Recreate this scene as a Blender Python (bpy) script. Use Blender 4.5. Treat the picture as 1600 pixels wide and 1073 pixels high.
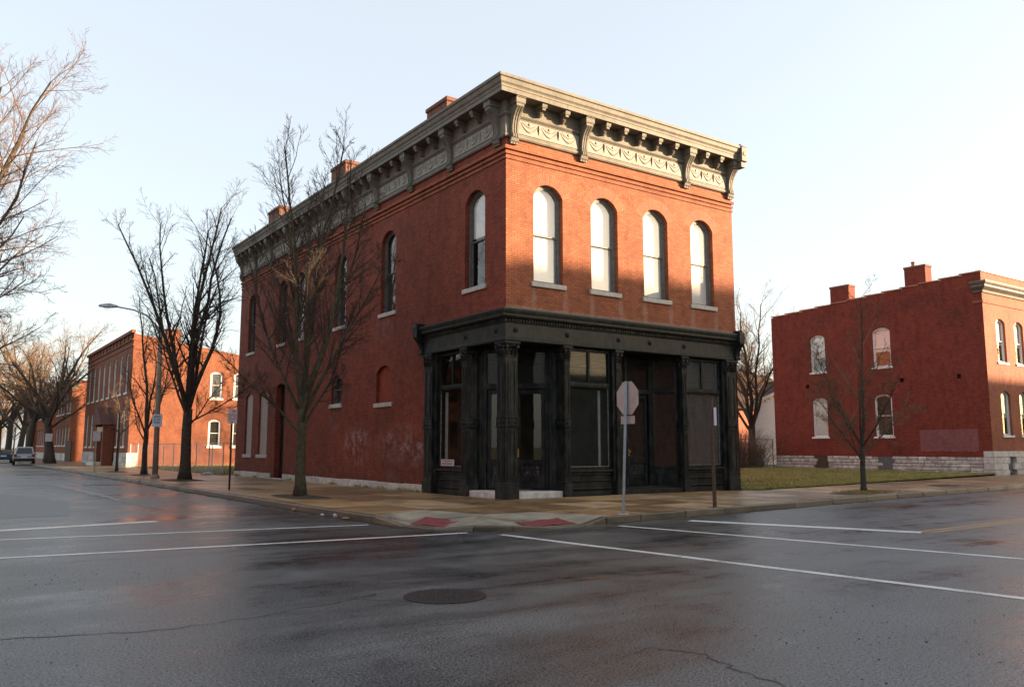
import bpy, bmesh, math, random
from mathutils import Vector, Matrix
R = math.radians
for o in list(bpy.data.objects): bpy.data.objects.remove(o)
scene = bpy.context.scene
COL = scene.collection

# ------------------------------------------------------------------ camera
YAW, PITCH = R(35.006), R(7.165)
cam = bpy.data.cameras.new('camera'); camo = bpy.data.objects.new('camera', cam); COL.objects.link(camo)
cam.sensor_width = 36.0; cam.sensor_fit = 'HORIZONTAL'; cam.lens = 36.0 * 1290.8 / 1600.0
cam.clip_start = 0.1; cam.clip_end = 6000
camo.location = (-13.86, -20.11, 1.66)
camo.rotation_euler = (math.pi / 2 + PITCH, 0, -YAW)
scene.camera = camo

# ------------------------------------------------------------------ sky, sun, exposure
SUN_EL, SUN_AZ = R(10.0), R(123.0)            # azimuth clockwise from +Y
w = bpy.data.worlds.new('World'); scene.world = w; w.use_nodes = True
nt = w.node_tree; nt.nodes.clear()
sky = nt.nodes.new('ShaderNodeTexSky'); sky.sky_type = 'NISHITA'; sky.sun_disc = False
sky.sun_elevation = SUN_EL; sky.sun_rotation = SUN_AZ
sky.air_density = 1.0; sky.dust_density = 2.5; sky.ozone_density = 1.0
veil = nt.nodes.new('ShaderNodeMixRGB'); veil.blend_type = 'MIX'; veil.inputs[0].default_value = 0.33
veil.inputs[2].default_value = (6.1, 6.15, 6.2, 1)     # thin even high cloud over the whole sky
bgn = nt.nodes.new('ShaderNodeBackground'); bgn.inputs[1].default_value = 0.07
wo = nt.nodes.new('ShaderNodeOutputWorld')
nt.links.new(sky.outputs[0], veil.inputs[1]); nt.links.new(veil.outputs[0], bgn.inputs[0]); nt.links.new(bgn.outputs[0], wo.inputs[0])
sl = bpy.data.lights.new('sun', 'SUN'); sl.energy = 5.0; sl.angle = R(0.8); sl.color = (1.0, 0.72, 0.45)
so = bpy.data.objects.new('sun', sl); COL.objects.link(so)
sdir = Vector((math.sin(SUN_AZ) * math.cos(SUN_EL), math.cos(SUN_AZ) * math.cos(SUN_EL), math.sin(SUN_EL)))
so.rotation_euler = sdir.to_track_quat('Z', 'Y').to_euler(); so.location = (60, -60, 40)
scene.view_settings.view_transform = 'Standard'; scene.view_settings.look = 'None'
scene.view_settings.gamma = 1.0; scene.view_settings.use_curve_mapping = False
scene.view_settings.exposure = 2.08
scene.render.resolution_x = 1024; scene.render.resolution_y = 686
scene.render.engine = 'CYCLES'

# ------------------------------------------------------------------ helpers
def tag(o, label=None, cat=None, group=None, kind=None):
    if label: o['label'] = label
    if cat: o['category'] = cat
    if group: o['group'] = group
    if kind: o['kind'] = kind
    return o
def link(o, parent=None):
    COL.objects.link(o)
    if parent is not None:
        o.parent = parent
        p = parent; L = Vector((0, 0, 0))
        o.matrix_parent_inverse = Matrix.Translation(-Vector(parent.get('_L', (0, 0, 0))))
        o['_L'] = (0.0, 0.0, 0.0)
    return o
def thing(name, loc, label, cat, group=None):
    o = bpy.data.objects.new(name, None); o.empty_display_size = 0.2
    o.location = loc; o['_L'] = tuple(float(v) for v in loc)
    COL.objects.link(o); tag(o, label, cat, group); return o
class MB:
    def __init__(s): s.v = []; s.f = []
    def add(s, vs, fs):
        n = len(s.v); s.v += [tuple(v) for v in vs]; s.f += [tuple(i + n for i in f) for f in fs]; return s
    def box(s, x0, y0, z0, x1, y1, z1):
        if x0 > x1: x0, x1 = x1, x0
        if y0 > y1: y0, y1 = y1, y0
        if z0 > z1: z0, z1 = z1, z0
        return s.add([(x0,y0,z0),(x1,y0,z0),(x1,y1,z0),(x0,y1,z0),(x0,y0,z1),(x1,y0,z1),(x1,y1,z1),(x0,y1,z1)],
              [(3,2,1,0),(4,5,6,7),(0,1,5,4),(1,2,6,5),(2,3,7,6),(3,0,4,7)])
    def mbox(s, m, u0, u1, z0, z1, d0, d1):           # box in wall space (d grows inwards)
        a = m(u0, z0, d0); b = m(u1, z1, d1)
        return s.box(*a, *b)
    def poly(s, pts, flip=False):
        i = tuple(range(len(pts)));  return s.add(pts, [i[::-1] if flip else i])
    def prism(s, ptsA, ptsB):                          # two matching loops
        n = len(ptsA)
        return s.add(list(ptsA) + list(ptsB), [tuple(range(n))[::-1], tuple(range(n, 2*n))] + [(i, (i+1) % n, n + (i+1) % n, n + i) for i in range(n)])
    def tube(s, pts, rad, n=6, cap=True):
        pts = [Vector(p) for p in pts]; k = len(pts)
        if not isinstance(rad, (list, tuple)): rad = [rad] * k
        base = len(s.v); t0 = (pts[1] - pts[0]).normalized()
        up = Vector((0, 0, 1)) if abs(t0.z) < .9 else Vector((1, 0, 0))
        a = t0.cross(up).normalized()
        for i in range(k):
            if i == 0: t = t0
            elif i == k - 1: t = (pts[i] - pts[i-1]).normalized()
            else: t = (pts[i+1] - pts[i-1]).normalized()
            a = (a - t * a.dot(t))
            if a.length < 1e-6: a = t.orthogonal()
            a.normalize(); b = t.cross(a); r = rad[i]; p = pts[i]
            for j in range(n):
                c, q = CS[n][j]
                s.v.append((p.x + r*(a.x*c + b.x*q), p.y + r*(a.y*c + b.y*q), p.z + r*(a.z*c + b.z*q)))
        for i in range(k - 1):
            o = base + i * n
            for j in range(n):
                j2 = (j + 1) % n; s.f.append((o + j, o + j2, o + n + j2, o + n + j))
        if cap and n > 3:
            s.f.append(tuple(range(base + n - 1, base - 1, -1))); s.f.append(tuple(range(base + (k-1)*n, base + k*n)))
        return s
    def lathe(s, prof, c=(0,0,0), n=16, axis='z'):
        base = len(s.v); k = len(prof)
        for r, h in prof:
            for j in range(n):
                t = 2 * math.pi * j / n; x, y = r * math.cos(t), r * math.sin(t)
                p = (x, y, h) if axis == 'z' else ((x, h, y) if axis == 'y' else (h, x, y))
                s.v.append((p[0] + c[0], p[1] + c[1], p[2] + c[2]))
        for i in range(k - 1):
            for j in range(n):
                j2 = (j+1) % n; o = base + i*n; s.f.append((o + j, o + j2, o + n + j2, o + n + j))
        s.f.append(tuple(range(base + n - 1, base - 1, -1))); s.f.append(tuple(range(base + (k-1)*n, base + k*n)))
        return s
    def mesh(s, name, mat, smooth=False):
        me = bpy.data.meshes.new(name); me.from_pydata(s.v, [], s.f)
        if mat is not None: me.materials.append(mat)
        if smooth: me.polygons.foreach_set('use_smooth', [True] * len(me.polygons))
        me.update(); return me
    def build(s, name, mat, parent=None, smooth=False, bevel=0, fixn=False):
        me = s.mesh(name, mat, smooth)
        if fixn:
            bm = bmesh.new(); bm.from_mesh(me); bmesh.ops.recalc_face_normals(bm, faces=bm.faces); bm.to_mesh(me); bm.free()
        o = bpy.data.objects.new(name, me); link(o, parent)
        if bevel:
            md = o.modifiers.new('bevel', 'BEVEL'); md.width = bevel; md.segments = 1; md.limit_method = 'ANGLE'; md.angle_limit = R(40)
        return o
CS = {n: [(math.cos(2*math.pi*j/n), math.sin(2*math.pi*j/n)) for j in range(n)] for n in range(3, 25)}
def struct(mb, name, mat, **k):
    o = mb.build(name, mat, None, **k); o['kind'] = 'structure'; return o

# ------------------------------------------------------------------ materials
def newmat(name):
    m = bpy.data.materials.new(name); m.use_nodes = True; nt = m.node_tree; nt.nodes.clear()
    out = nt.nodes.new('ShaderNodeOutputMaterial'); p = nt.nodes.new('ShaderNodeBsdfPrincipled')
    nt.links.new(p.outputs[0], out.inputs[0]); return m, nt, p
def N(nt, t, **k):
    n = nt.nodes.new(t)
    for a, b in k.items(): setattr(n, a, b)
    return n
def coord(nt, kind='Object'): return N(nt, 'ShaderNodeTexCoord').outputs[kind]
def noise(nt, vec, scale, detail=4, rough=.55, dist=0):
    n = N(nt, 'ShaderNodeTexNoise'); n.inputs['Scale'].default_value = scale; n.inputs['Detail'].default_value = detail
    n.inputs['Roughness'].default_value = rough; n.inputs['Distortion'].default_value = dist
    nt.links.new(vec, n.inputs['Vector']); return n.outputs[0]
def ramp(nt, val, stops):
    n = N(nt, 'ShaderNodeValToRGB'); e = n.color_ramp.elements
    while len(e) < len(stops): e.new(.5)
    for i, (p, c) in enumerate(stops):
        e[i].position = p; e[i].color = c if len(c) == 4 else (*c, 1)
    nt.links.new(val, n.inputs[0]); return n.outputs[0]
def g(v): return (v, v, v, 1)
def mix(nt, fac, a, b, mode='MIX'):
    n = N(nt, 'ShaderNodeMixRGB', blend_type=mode)
    for i, x in enumerate((fac, a, b)):
        if hasattr(x, 'links'): nt.links.new(x, n.inputs[i])
        elif i == 0: n.inputs[0].default_value = x
        else: n.inputs[i].default_value = x if len(x) == 4 else (*x, 1)
    return n.outputs[0]
def math_(nt, op, a, b=0.0, clamp=False):
    n = N(nt, 'ShaderNodeMath', operation=op, use_clamp=clamp)
    for i, x in enumerate((a, b)):
        if hasattr(x, 'links'): nt.links.new(x, n.inputs[i])
        else: n.inputs[i].default_value = x
    return n.outputs[0]
def bump(nt, p, h, strength=.3, dist=.01, prev=None):
    b = N(nt, 'ShaderNodeBump'); b.inputs['Strength'].default_value = strength; b.inputs['Distance'].default_value = dist
    nt.links.new(h, b.inputs['Height'])
    if prev is not None: nt.links.new(prev, b.inputs['Normal'])
    nt.links.new(b.outputs[0], p.inputs['Normal']); return b.outputs[0]
def setp(p, rough=.7, spec=.4, metal=0):
    p.inputs['Roughness'].default_value = rough; p.inputs['Specular IOR Level'].default_value = spec; p.inputs['Metallic'].default_value = metal
def mapping(nt, vec, scale=(1,1,1), loc=(0,0,0), rot=(0,0,0)):
    n = N(nt, 'ShaderNodeMapping'); n.inputs['Scale'].default_value = scale; n.inputs['Location'].default_value = loc; n.inputs['Rotation'].default_value = rot
    nt.links.new(vec, n.inputs['Vector']); return n.outputs[0]
def simple(name, c, rough=.7, var=.25, scale=6, spec=.4, metal=0, bs=0.15, bscale=40, rand=0.0):
    m, nt, p = newmat(name); setp(p, rough, spec, metal); co = coord(nt)
    n1 = noise(nt, co, scale, 6, .6); lo = tuple(v * (1 - var) for v in c); hi = tuple(min(1, v * (1 + var)) for v in c)
    col = ramp(nt, n1, [(.3, lo), (.7, hi)])
    if rand:
        oi = N(nt, 'ShaderNodeObjectInfo'); f = math_(nt, 'MULTIPLY_ADD', oi.outputs['Random'], rand * 2)
        f.node.inputs[2].default_value = 1 - rand
        vm = N(nt, 'ShaderNodeVectorMath', operation='SCALE'); nt.links.new(col, vm.inputs[0]); nt.links.new(f, vm.inputs['Scale']); col = vm.outputs[0]
    nt.links.new(col, p.inputs['Base Color'])
    if bs: bump(nt, p, noise(nt, co, bscale, 4), bs, .01)
    return m
def brick(name, c1, c2, mortar, stains=None, rowh=.0735, bw=.215, ms=.010, bstr=.5, seedoff=0.0):
    m, nt, p = newmat(name); setp(p, .82, .25); co = coord(nt)
    sep = N(nt, 'ShaderNodeSeparateXYZ'); nt.links.new(co, sep.inputs[0])
    u = math_(nt, 'ADD', sep.outputs[0], sep.outputs[1]); cb = N(nt, 'ShaderNodeCombineXYZ')
    nt.links.new(u, cb.inputs[0]); nt.links.new(sep.outputs[2], cb.inputs[1])
    # slight wander so courses are not ruler-straight
    wn = N(nt, 'ShaderNodeTexNoise'); wn.inputs['Scale'].default_value = 1.3; nt.links.new(cb.outputs[0], wn.inputs['Vector'])
    vs = N(nt, 'ShaderNodeVectorMath', operation='SCALE'); nt.links.new(wn.outputs['Color'], vs.inputs[0]); vs.inputs['Scale'].default_value = .008
    va = N(nt, 'ShaderNodeVectorMath', operation='ADD'); nt.links.new(cb.outputs[0], va.inputs[0]); nt.links.new(vs.outputs[0], va.inputs[1])
    b = N(nt, 'ShaderNodeTexBrick'); b.offset = .5; b.squash = 1
    nt.links.new(va.outputs[0], b.inputs['Vector'])
    for k, v in (('Scale', 1), ('Mortar Size', ms), ('Mortar Smooth', .3), ('Bias', 0), ('Brick Width', bw), ('Row Height', rowh)): b.inputs[k].default_value = v
    b.inputs['Color1'].default_value = (*c1, 1); b.inputs['Color2'].default_value = (*c2, 1); b.inputs['Mortar'].default_value = (*mortar, 1)
    n1 = noise(nt, co, .55, 5, .6); n2 = noise(nt, mapping(nt, co, (1, 1, .5)), 3.1, 6, .65)
    col = mix(nt, 1, b.outputs[0], ramp(nt, n1, [(.3, (.84, .82, .82)), (.7, (1.1, 1.09, 1.08))]), 'MULTIPLY')
    col = mix(nt, 1, col, ramp(nt, n2, [(.28, (.66, .64, .65)), (.5, (1, 1, 1)), (.75, (1.15, 1.13, 1.12))]), 'MULTIPLY')
    if stains: col = stains(nt, co, sep, col)
    nt.links.new(col, p.inputs['Base Color'])
    inv = math_(nt, 'SUBTRACT', 1.0, b.outputs['Fac'])
    h = math_(nt, 'ADD', inv, math_(nt, 'MULTIPLY', noise(nt, co, 28, 5), .5))
    bump(nt, p, h, bstr, .012)
    return m
def blob(nt, sep, axis, u0, z0, ru, rz):       # soft elliptical mask in wall coords
    du = math_(nt, 'DIVIDE', math_(nt, 'SUBTRACT', sep.outputs[axis], u0), ru); dz = math_(nt, 'DIVIDE', math_(nt, 'SUBTRACT', sep.outputs[2], z0), rz)
    d = math_(nt, 'ADD', math_(nt, 'MULTIPLY', du, du), math_(nt, 'MULTIPLY', dz, dz))
    return math_(nt, 'SUBTRACT', 1.0, d, True)
def side_stains(nt, co, sep, col):
    n = noise(nt, mapping(nt, co, (1, 1, 1.0)), 1.7, 7, .68, .4); n3 = noise(nt, co, 9, 6, .7)
    for (u0, z0, ru, rz, s) in ((10.4, 1.75, 1.5, .95, 1.0), (6.6, 1.75, 2.3, .85, 1.0), (5.3, 1.55, .9, .7, .9), (7.3, .55, .7, .4, .9), (8.2, 6.2, .9, .7, .5), (12.4, 2.75, .9, .6, .35)):
        k = math_(nt, 'MULTIPLY', blob(nt, sep, 1, u0, z0, ru, rz), ramp(nt, n, [(.46, g(0)), (.62, g(1))]))
        k = math_(nt, 'MULTIPLY', k, math_(nt, 'MULTIPLY', ramp(nt, n3, [(.35, g(.15)), (.65, g(1))]), .72 * s))
        col = mix(nt, k, col, (.46, .38, .36))
    # soot and damp streaks with shapes of their own
    st = noise(nt, mapping(nt, co, (1.2, 1.2, .22)), 1.9, 6, .6)
    col = mix(nt, ramp(nt, st, [(.54, g(0)), (.75, g(.5))]), col, (.06, .022, .018))
    low = blob(nt, sep, 2, .3, .3, .95, .95)
    col = mix(nt, math_(nt, 'MULTIPLY', low, ramp(nt, n, [(.42, g(0)), (.58, g(.62))])), col, (.075, .032, .02))
    for (u0, z0, ru, rz) in ((11.6, 5.0, .5, .5), (8.1, 2.7, .8, .6), (12.5, 3.0, .8, .5), (7.0, 1.2, 2.6, .9), (8.0, 5.9, .8, .8), (1.8, 10.6, 2, .4), (6.3, 9.6, 1.1, .6)):
        k = math_(nt, 'MULTIPLY', blob(nt, sep, 1, u0, z0, ru, rz), ramp(nt, n3, [(.3, g(.1)), (.7, g(.55))])); col = mix(nt, k, col, (.085, .034, .026))
    return col
def front_stains(nt, co, sep, col):
    n3 = noise(nt, co, 7, 6, .7); n = noise(nt, co, 2.2, 6, .65)
    for u0 in (1.05, 2.3, 3.4, 4.65, 5.75, 7.0, 8.1, 9.3):
        k = math_(nt, 'MULTIPLY', blob(nt, sep, 0, u0, 6.15, .14, .5), ramp(nt, n3, [(.3, g(.08)), (.6, g(.42))])); col = mix(nt, k, col, (.36, .26, .22))
    sp = noise(nt, co, 5.5, 3, .6)
    col = mix(nt, ramp(nt, sp, [(.66, g(0)), (.74, g(.65))]), col, (.1, .035, .02))
    lowb = math_(nt, 'MULTIPLY', blob(nt, sep, 2, 5.7, 5.7, .35, .35), ramp(nt, n, [(.35, g(.1)), (.6, g(.75))]))
    return mix(nt, lowb, col, (.36, .3, .26))
def right_stains(nt, co, sep, col):
    n = noise(nt, co, 1.1, 6, .65); n3 = noise(nt, co, 6, 6, .7)
    for (u0, z0, ru, rz) in ((5.4, 10.3, 2.3, .6), (8.6, 10.0, 2.0, .7), (3.8, 9.3, 1.0, .5), (12.6, 9.9, 1.6, .7)):
        k = math_(nt, 'MULTIPLY', blob(nt, sep, 1, u0, z0, ru, rz), ramp(nt, n3, [(.42, g(0)), (.62, g(.75))])); col = mix(nt, k, col, (.06, .026, .02))
    # rectangular patch of old wash where graffiti was painted over
    a = math_(nt, 'MULTIPLY', math_(nt, 'GREATER_THAN', math_(nt, 'ADD', sep.outputs[1], math_(nt, 'MULTIPLY', n3, .25)), 3.0), math_(nt, 'LESS_THAN', math_(nt, 'ADD', sep.outputs[1], math_(nt, 'MULTIPLY', n3, .2)), 6.3))
    b = math_(nt, 'MULTIPLY', math_(nt, 'GREATER_THAN', math_(nt, 'ADD', sep.outputs[2], math_(nt, 'MULTIPLY', n3, .2)), 1.55), math_(nt, 'LESS_THAN', sep.outputs[2], 2.68))
    k = math_(nt, 'MULTIPLY', math_(nt, 'MULTIPLY', a, b), ramp(nt, n3, [(.3, g(.18)), (.7, g(.5))]))
    return mix(nt, k, col, (.30, .17, .19))

M = {}
M['brick_front_sunlit'] = brick('brick_front_sunlit', (.335, .118, .056), (.25, .082, .04), (.15, .05, .03), front_stains)  # base colour lighter and more orange so the front looks sunlit
M['brick_side_shaded'] = brick('brick_side_shaded', (.258, .062, .032), (.182, .042, .024), (.095, .026, .018), side_stains)  # darker copy of the brick, the side's shade put into its colour
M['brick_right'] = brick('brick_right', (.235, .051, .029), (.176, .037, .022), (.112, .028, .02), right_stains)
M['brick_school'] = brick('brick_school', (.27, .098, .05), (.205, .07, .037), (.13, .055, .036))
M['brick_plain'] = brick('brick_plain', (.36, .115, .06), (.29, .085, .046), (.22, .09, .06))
M['brick_grey'] = brick('brick_grey', (.15, .13, .11), (.12, .10, .085), (.1, .09, .08))
M['brick_chim'] = brick('brick_chim', (.21, .095, .062), (.165, .068, .046), (.15, .09, .07))
M['voussoir'] = simple('voussoir', (.275, .09, .043), .8, .2, 9, rand=.16)  # arch bricks share the sunlit tint of the front
M['voussoir_side_shaded'] = simple('voussoir_side_shaded', (.195, .044, .024), .8, .2, 9, rand=.12)  # arch bricks share the shade tint of the side wall
M['limestone'] = simple('limestone', (.50, .47, .43), .8, .28, 5, bs=.35, bscale=26, rand=.14)
M['stone_rough'] = simple('stone_rough', (.47, .44, .40), .85, .42, 4, bs=.9, bscale=13, rand=.22)
M['sill'] = simple('sill', (.44, .41, .37), .75, .2, 7, bs=.25)
M['mortar'] = simple('mortar', (.30, .27, .24), .9, .3, 7, bs=.4)
def cornice_mat():
    m, nt, p = newmat('cornice_paint'); setp(p, .62, .3); co = coord(nt)
    n = noise(nt, co, 2.3, 6, .65); n2 = noise(nt, mapping(nt, co, (1, 1, .35)), 7, 6, .7); n3 = noise(nt, co, 40, 4)
    col = ramp(nt, n, [(.3, (.115, .105, .085)), (.7, (.19, .17, .137))])
    col = mix(nt, ramp(nt, n2, [(.5, g(0)), (.72, g(.6))]), col, (.055, .05, .043)); nt.links.new(col, p.inputs[0])
    bump(nt, p, n3, .12, .01); return m
M['cornice'] = cornice_mat()
M['frieze'] = simple('pale_frieze', (.23, .212, .18), .65, .25, 5, bs=.12)
def iron(name, c, chip=.5, cc=(.10, .09, .075), th=.62):
    m, nt, p = newmat(name); setp(p, .45, .16); co = coord(nt)
    n = noise(nt, co, 3, 6, .6); n2 = noise(nt, co, 14, 8, .72); n3 = noise(nt, mapping(nt, co, (1, 1, .4)), 5, 5, .6)
    col = ramp(nt, n, [(.3, tuple(v * .7 for v in c)), (.7, tuple(v * 1.4 for v in c))])
    col = mix(nt, ramp(nt, n3, [(.46, g(0)), (.68, g(.62))]), col, (.055, .053, .045))  # grey dust streaks, also standing in for highlights on the iron
    col = mix(nt, ramp(nt, n2, [(th, g(0)), (th+.06, g(chip))]), col, cc); nt.links.new(col, p.inputs[0])
    r = ramp(nt, n, [(.3, g(.36)), (.7, g(.6))]); nt.links.new(r, p.inputs['Roughness'])
    bump(nt, p, n2, .18, .006); return m
M['iron'] = iron('black_iron_paint', (.0075, .009, .0088))
M['iron_worn'] = iron('worn_sheen_black_paint', (.016, .0165, .016), .85)  # chipped paint, base colour raised for the light its front catches
M['iron_frieze'] = iron('dusty_sheen_black_paint', (.024, .025, .022), .3)  # dusty paint with the frieze's warm sheen put into its base colour
M['doorpanel'] = iron('scuffed_door_paint', (.012, .013, .014), .9, (.17, .14, .12), .55)
M['doorpaint'] = iron('door_paint', (.009, .0105, .011), .95)
def grey_ledge():
    return simple('weathered_ledge', (.15, .145, .13), .8, .55, 11, bs=.4, bscale=30)
M['ledge'] = grey_ledge()
def glass(name, dirt=.0, dcol=(.3, .3, .28), rough=.015, ior=1.55, wob=.15):
    m, nt, p = newmat(name); nt.nodes.remove(p); out = [n for n in nt.nodes if n.type == 'OUTPUT_MATERIAL'][0]
    co = coord(nt); tr = N(nt, 'ShaderNodeBsdfTransparent'); gl = N(nt, 'ShaderNodeBsdfGlossy'); gl.inputs['Roughness'].default_value = rough
    lw = N(nt, 'ShaderNodeLayerWeight'); lw.inputs['Blend'].default_value = .5; r0 = ((ior-1)/(ior+1))**2 * (1.8 if not dirt or dirt < .1 else .6)
    fr = N(nt, 'ShaderNodeMath', operation='MULTIPLY_ADD'); nt.links.new(math_(nt, 'POWER', lw.outputs['Facing'], 5.0), fr.inputs[0]); fr.inputs[1].default_value = 1-r0; fr.inputs[2].default_value = r0
    b = N(nt, 'ShaderNodeBump'); b.inputs['Strength'].default_value = wob; b.inputs['Distance'].default_value = .02
    nt.links.new(noise(nt, co, 2.2, 2), b.inputs['Height']); nt.links.new(b.outputs[0], gl.inputs['Normal'])
    mx = N(nt, 'ShaderNodeMixShader'); nt.links.new(fr.outputs[0], mx.inputs[0]); nt.links.new(tr.outputs[0], mx.inputs[1]); nt.links.new(gl.outputs[0], mx.inputs[2])
    last = mx
    if dirt:
        df = N(nt, 'ShaderNodeBsdfDiffuse'); df.inputs[0].default_value = (*dcol, 1)
        m2 = N(nt, 'ShaderNodeMixShader'); d = ramp(nt, noise(nt, mapping(nt, co, (3, 3, .5)), 2.5, 6, .65), [(.3, g(dirt * .45)), (.7, g(dirt))])
        nt.links.new(d, m2.inputs[0]); nt.links.new(mx.outputs[0], m2.inputs[1]); nt.links.new(df.outputs[0], m2.inputs[2]); last = m2
    nt.links.new(last.outputs[0], out.inputs[0]); return m
M['glass'] = glass('glass', .04, ior=1.8, wob=.008)
M['glass_clear'] = glass('glass_clear', .0, ior=1.5, wob=.015)
M['glass_side'] = glass('old_wavy_glass', .0, ior=1.75, wob=.02)
M['glass_dirty'] = glass('dirty_glass', .12, (.16, .20, .18), .05, 1.5, .01)
M['glass_dusty'] = glass('dusty_glass', .3, (.24, .27, .26), .08, 1.5, .01)
M['shade'] = simple('roller_shade', (.70, .68, .63), .9, .04, 1.5, bs=0)
M['frame'] = simple('grey_window_paint', (.155, .16, .15), .6, .3, 8)
M['frame_dark'] = simple('dark_window_paint', (.10, .11, .105), .6, .3, 8)
M['white'] = simple('white_paint', (.72, .70, .66), .6, .1, 6)
M['interior'] = simple('interior_dark', (.022, .018, .014), .9, .4, 1.5)
M['interior_warm'] = simple('interior_plaster', (.055, .038, .024), .9, .4, 1.2)
M['shingle'] = simple('brown_shingle', (.07, .045, .035), .95, .3, 8, spec=.1)
M['gutter'] = simple('gutter_dirt', (.018, .015, .011), .75, .6, 5, bs=.5, bscale=40)
M['roof'] = simple('roof_tar', (.05, .05, .05), .9)
M['board'] = simple('boarding', (.40, .33, .29), .85, .22, 14, bs=.3)
M['infill'] = brick('infill_brick', (.25, .055, .028), (.215, .047, .025), (.17, .04, .025), None)
def asphalt():
    m, nt, p = newmat('wet_asphalt'); setp(p, .4, .5); co = coord(nt)
    big = noise(nt, mapping(nt, co, (1, 1, 1), rot=(0, 0, R(35))), .21, 7, .62, .6); mid = noise(nt, co, 1.3, 7, .68, .5); fine = noise(nt, co, 62, 2, .6); grit = noise(nt, co, 24, 3, .7)
    st = noise(nt, mapping(nt, co, (.3, 2.0, 1), rot=(0, 0, R(-28))), .6, 7, .64, .4)
    wet = math_(nt, 'ADD', math_(nt, 'MULTIPLY', big, .5), math_(nt, 'ADD', math_(nt, 'MULTIPLY', st, .32), math_(nt, 'MULTIPLY', mid, .18)))
    agg = noise(nt, co, 38, 2, .7)
    col = ramp(nt, wet, [(.40, (.020, .024, .027)), (.50, (.042, .046, .048)), (.60, (.088, .092, .092))])
    col = mix(nt, ramp(nt, noise(nt, co, .5, 6, .66, .8), [(.54, g(0)), (.70, g(.2))]), col, (.034, .029, .022))
    col = mix(nt, 1, col, ramp(nt, fine, [(.32, (.28, .28, .28)), (.5, (.95, .95, .95)), (.62, (1.9, 1.9, 1.88)), (.72, (4.2, 4.2, 4.1))]), 'MULTIPLY')
    col = mix(nt, 1, col, ramp(nt, agg, [(.3, (.45, .45, .45)), (.7, (1.6, 1.6, 1.6))]), 'MULTIPLY'); nt.links.new(col, p.inputs[0])
    ro = ramp(nt, wet, [(.36, g(.11)), (.46, g(.28)), (.60, g(.48))]); nt.links.new(math_(nt, 'ADD', ro, math_(nt, 'MULTIPLY', math_(nt, 'SUBTRACT', fine, .5), .5), True), p.inputs['Roughness'])
    sp = math_(nt, 'MULTIPLY', ramp(nt, agg, [(.34, g(.12)), (.48, g(.75)), (.66, g(1))]), ramp(nt, fine, [(.36, g(.25)), (.54, g(1))])); nt.links.new(sp, p.inputs['Specular IOR Level'])
    b1 = N(nt, 'ShaderNodeBump'); b1.inputs['Distance'].default_value = .012
    nt.links.new(ramp(nt, wet, [(.41, g(.22)), (.56, g(.75))]), b1.inputs['Strength']); nt.links.new(math_(nt, 'ADD', agg, math_(nt, 'MULTIPLY', fine, .5)), b1.inputs['Height'])
    bump(nt, p, mid, .05, .02, b1.outputs[0]); return m
M['asphalt'] = asphalt()
def wetpave(name, c, wet=.5, rand=.26):
    m, nt, p = newmat(name); setp(p, .5, .42); co = coord(nt)
    mid = noise(nt, co, .9, 6, .65, .4); fine = noise(nt, co, 60, 4, .7); n3 = noise(nt, co, 3.5, 6, .65)
    col = ramp(nt, mid, [(.3, tuple(v * .52 for v in c)), (.5, c), (.72, tuple(v * 1.3 for v in c))])
    col = mix(nt, 1, col, ramp(nt, n3, [(.3, (.8, .8, .8)), (.7, (1.15, 1.14, 1.12))]), 'MULTIPLY')
    col = mix(nt, 1, col, ramp(nt, fine, [(.3, (.72, .72, .72)), (.7, (1.25, 1.25, 1.25))]), 'MULTIPLY')
    oi = N(nt, 'ShaderNodeObjectInfo'); f = math_(nt, 'MULTIPLY_ADD', oi.outputs['Random'], rand * 2); f.node.inputs[2].default_value = 1 - rand
    vm = N(nt, 'ShaderNodeVectorMath', operation='SCALE'); nt.links.new(col, vm.inputs[0]); nt.links.new(f, vm.inputs['Scale']); nt.links.new(vm.outputs[0], p.inputs[0])
    nt.links.new(ramp(nt, mid, [(.3, g(.26)), (.55, g(.45)), (.75, g(.62))]), p.inputs['Roughness'])
    bump(nt, p, fine, .25, .005); return m
M['slab'] = wetpave('wet_brown_paving', (.28, .175, .085), rand=.42)
M['slab_dark'] = wetpave('darker_wet_paving', (.19, .115, .054), rand=.2)
M['slab_pale'] = wetpave('paler_paving', (.35, .245, .14), rand=.15)
M['slab_dry'] = wetpave('brown_paving', (.22, .145, .082), rand=.36)
M['apron'] = wetpave('pale_concrete', (.29, .265, .21), rand=.06)
M['kerb'] = wetpave('old_kerb', (.115, .092, .062), rand=.2)
M['bed'] = simple('joint_bed', (.06, .048, .034), .9)
M['pad'] = simple('red_tactile', (.19, .036, .036), .55, .25, 9)
def paint(name, c, wear):
    m, nt, p = newmat(name); setp(p, .45, .4); co = coord(nt)
    n = noise(nt, co, 26, 6, .75); n2 = noise(nt, co, 2, 5, .6)
    k = math_(nt, 'ADD', math_(nt, 'MULTIPLY', n, .6), math_(nt, 'MULTIPLY', n2, .4))
    nt.links.new(mix(nt, ramp(nt, k, [(.50, g(.03)), (.62, g(wear))]), c, (.06, .06, .06)), p.inputs[0]); return m
M['line'] = paint('road_paint', (.58, .58, .56), .8)
M['yellow'] = paint('yellow_paint', (.42, .24, .06), .8)
M['crack'] = simple('tar_crack', (.012, .012, .013), .5, .3)
M['patch'] = simple('asphalt_patch', (.018, .019, .021), .36, .3, 20, bs=.3, bscale=120)
M['castiron'] = simple('cast_iron', (.018, .016, .014), .42, .5, 16, spec=.5, metal=.3, bs=.3)
M['galv'] = simple('galvanised', (.34, .36, .38), .42, .15, 10, metal=.55, spec=.5)
M['alu'] = simple('bare_sign_back', (.40, .33, .30), .55, .12, 4, metal=.15)
M['rust'] = simple('rusty_post', (.075, .045, .03), .8, .4, 14)
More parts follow.
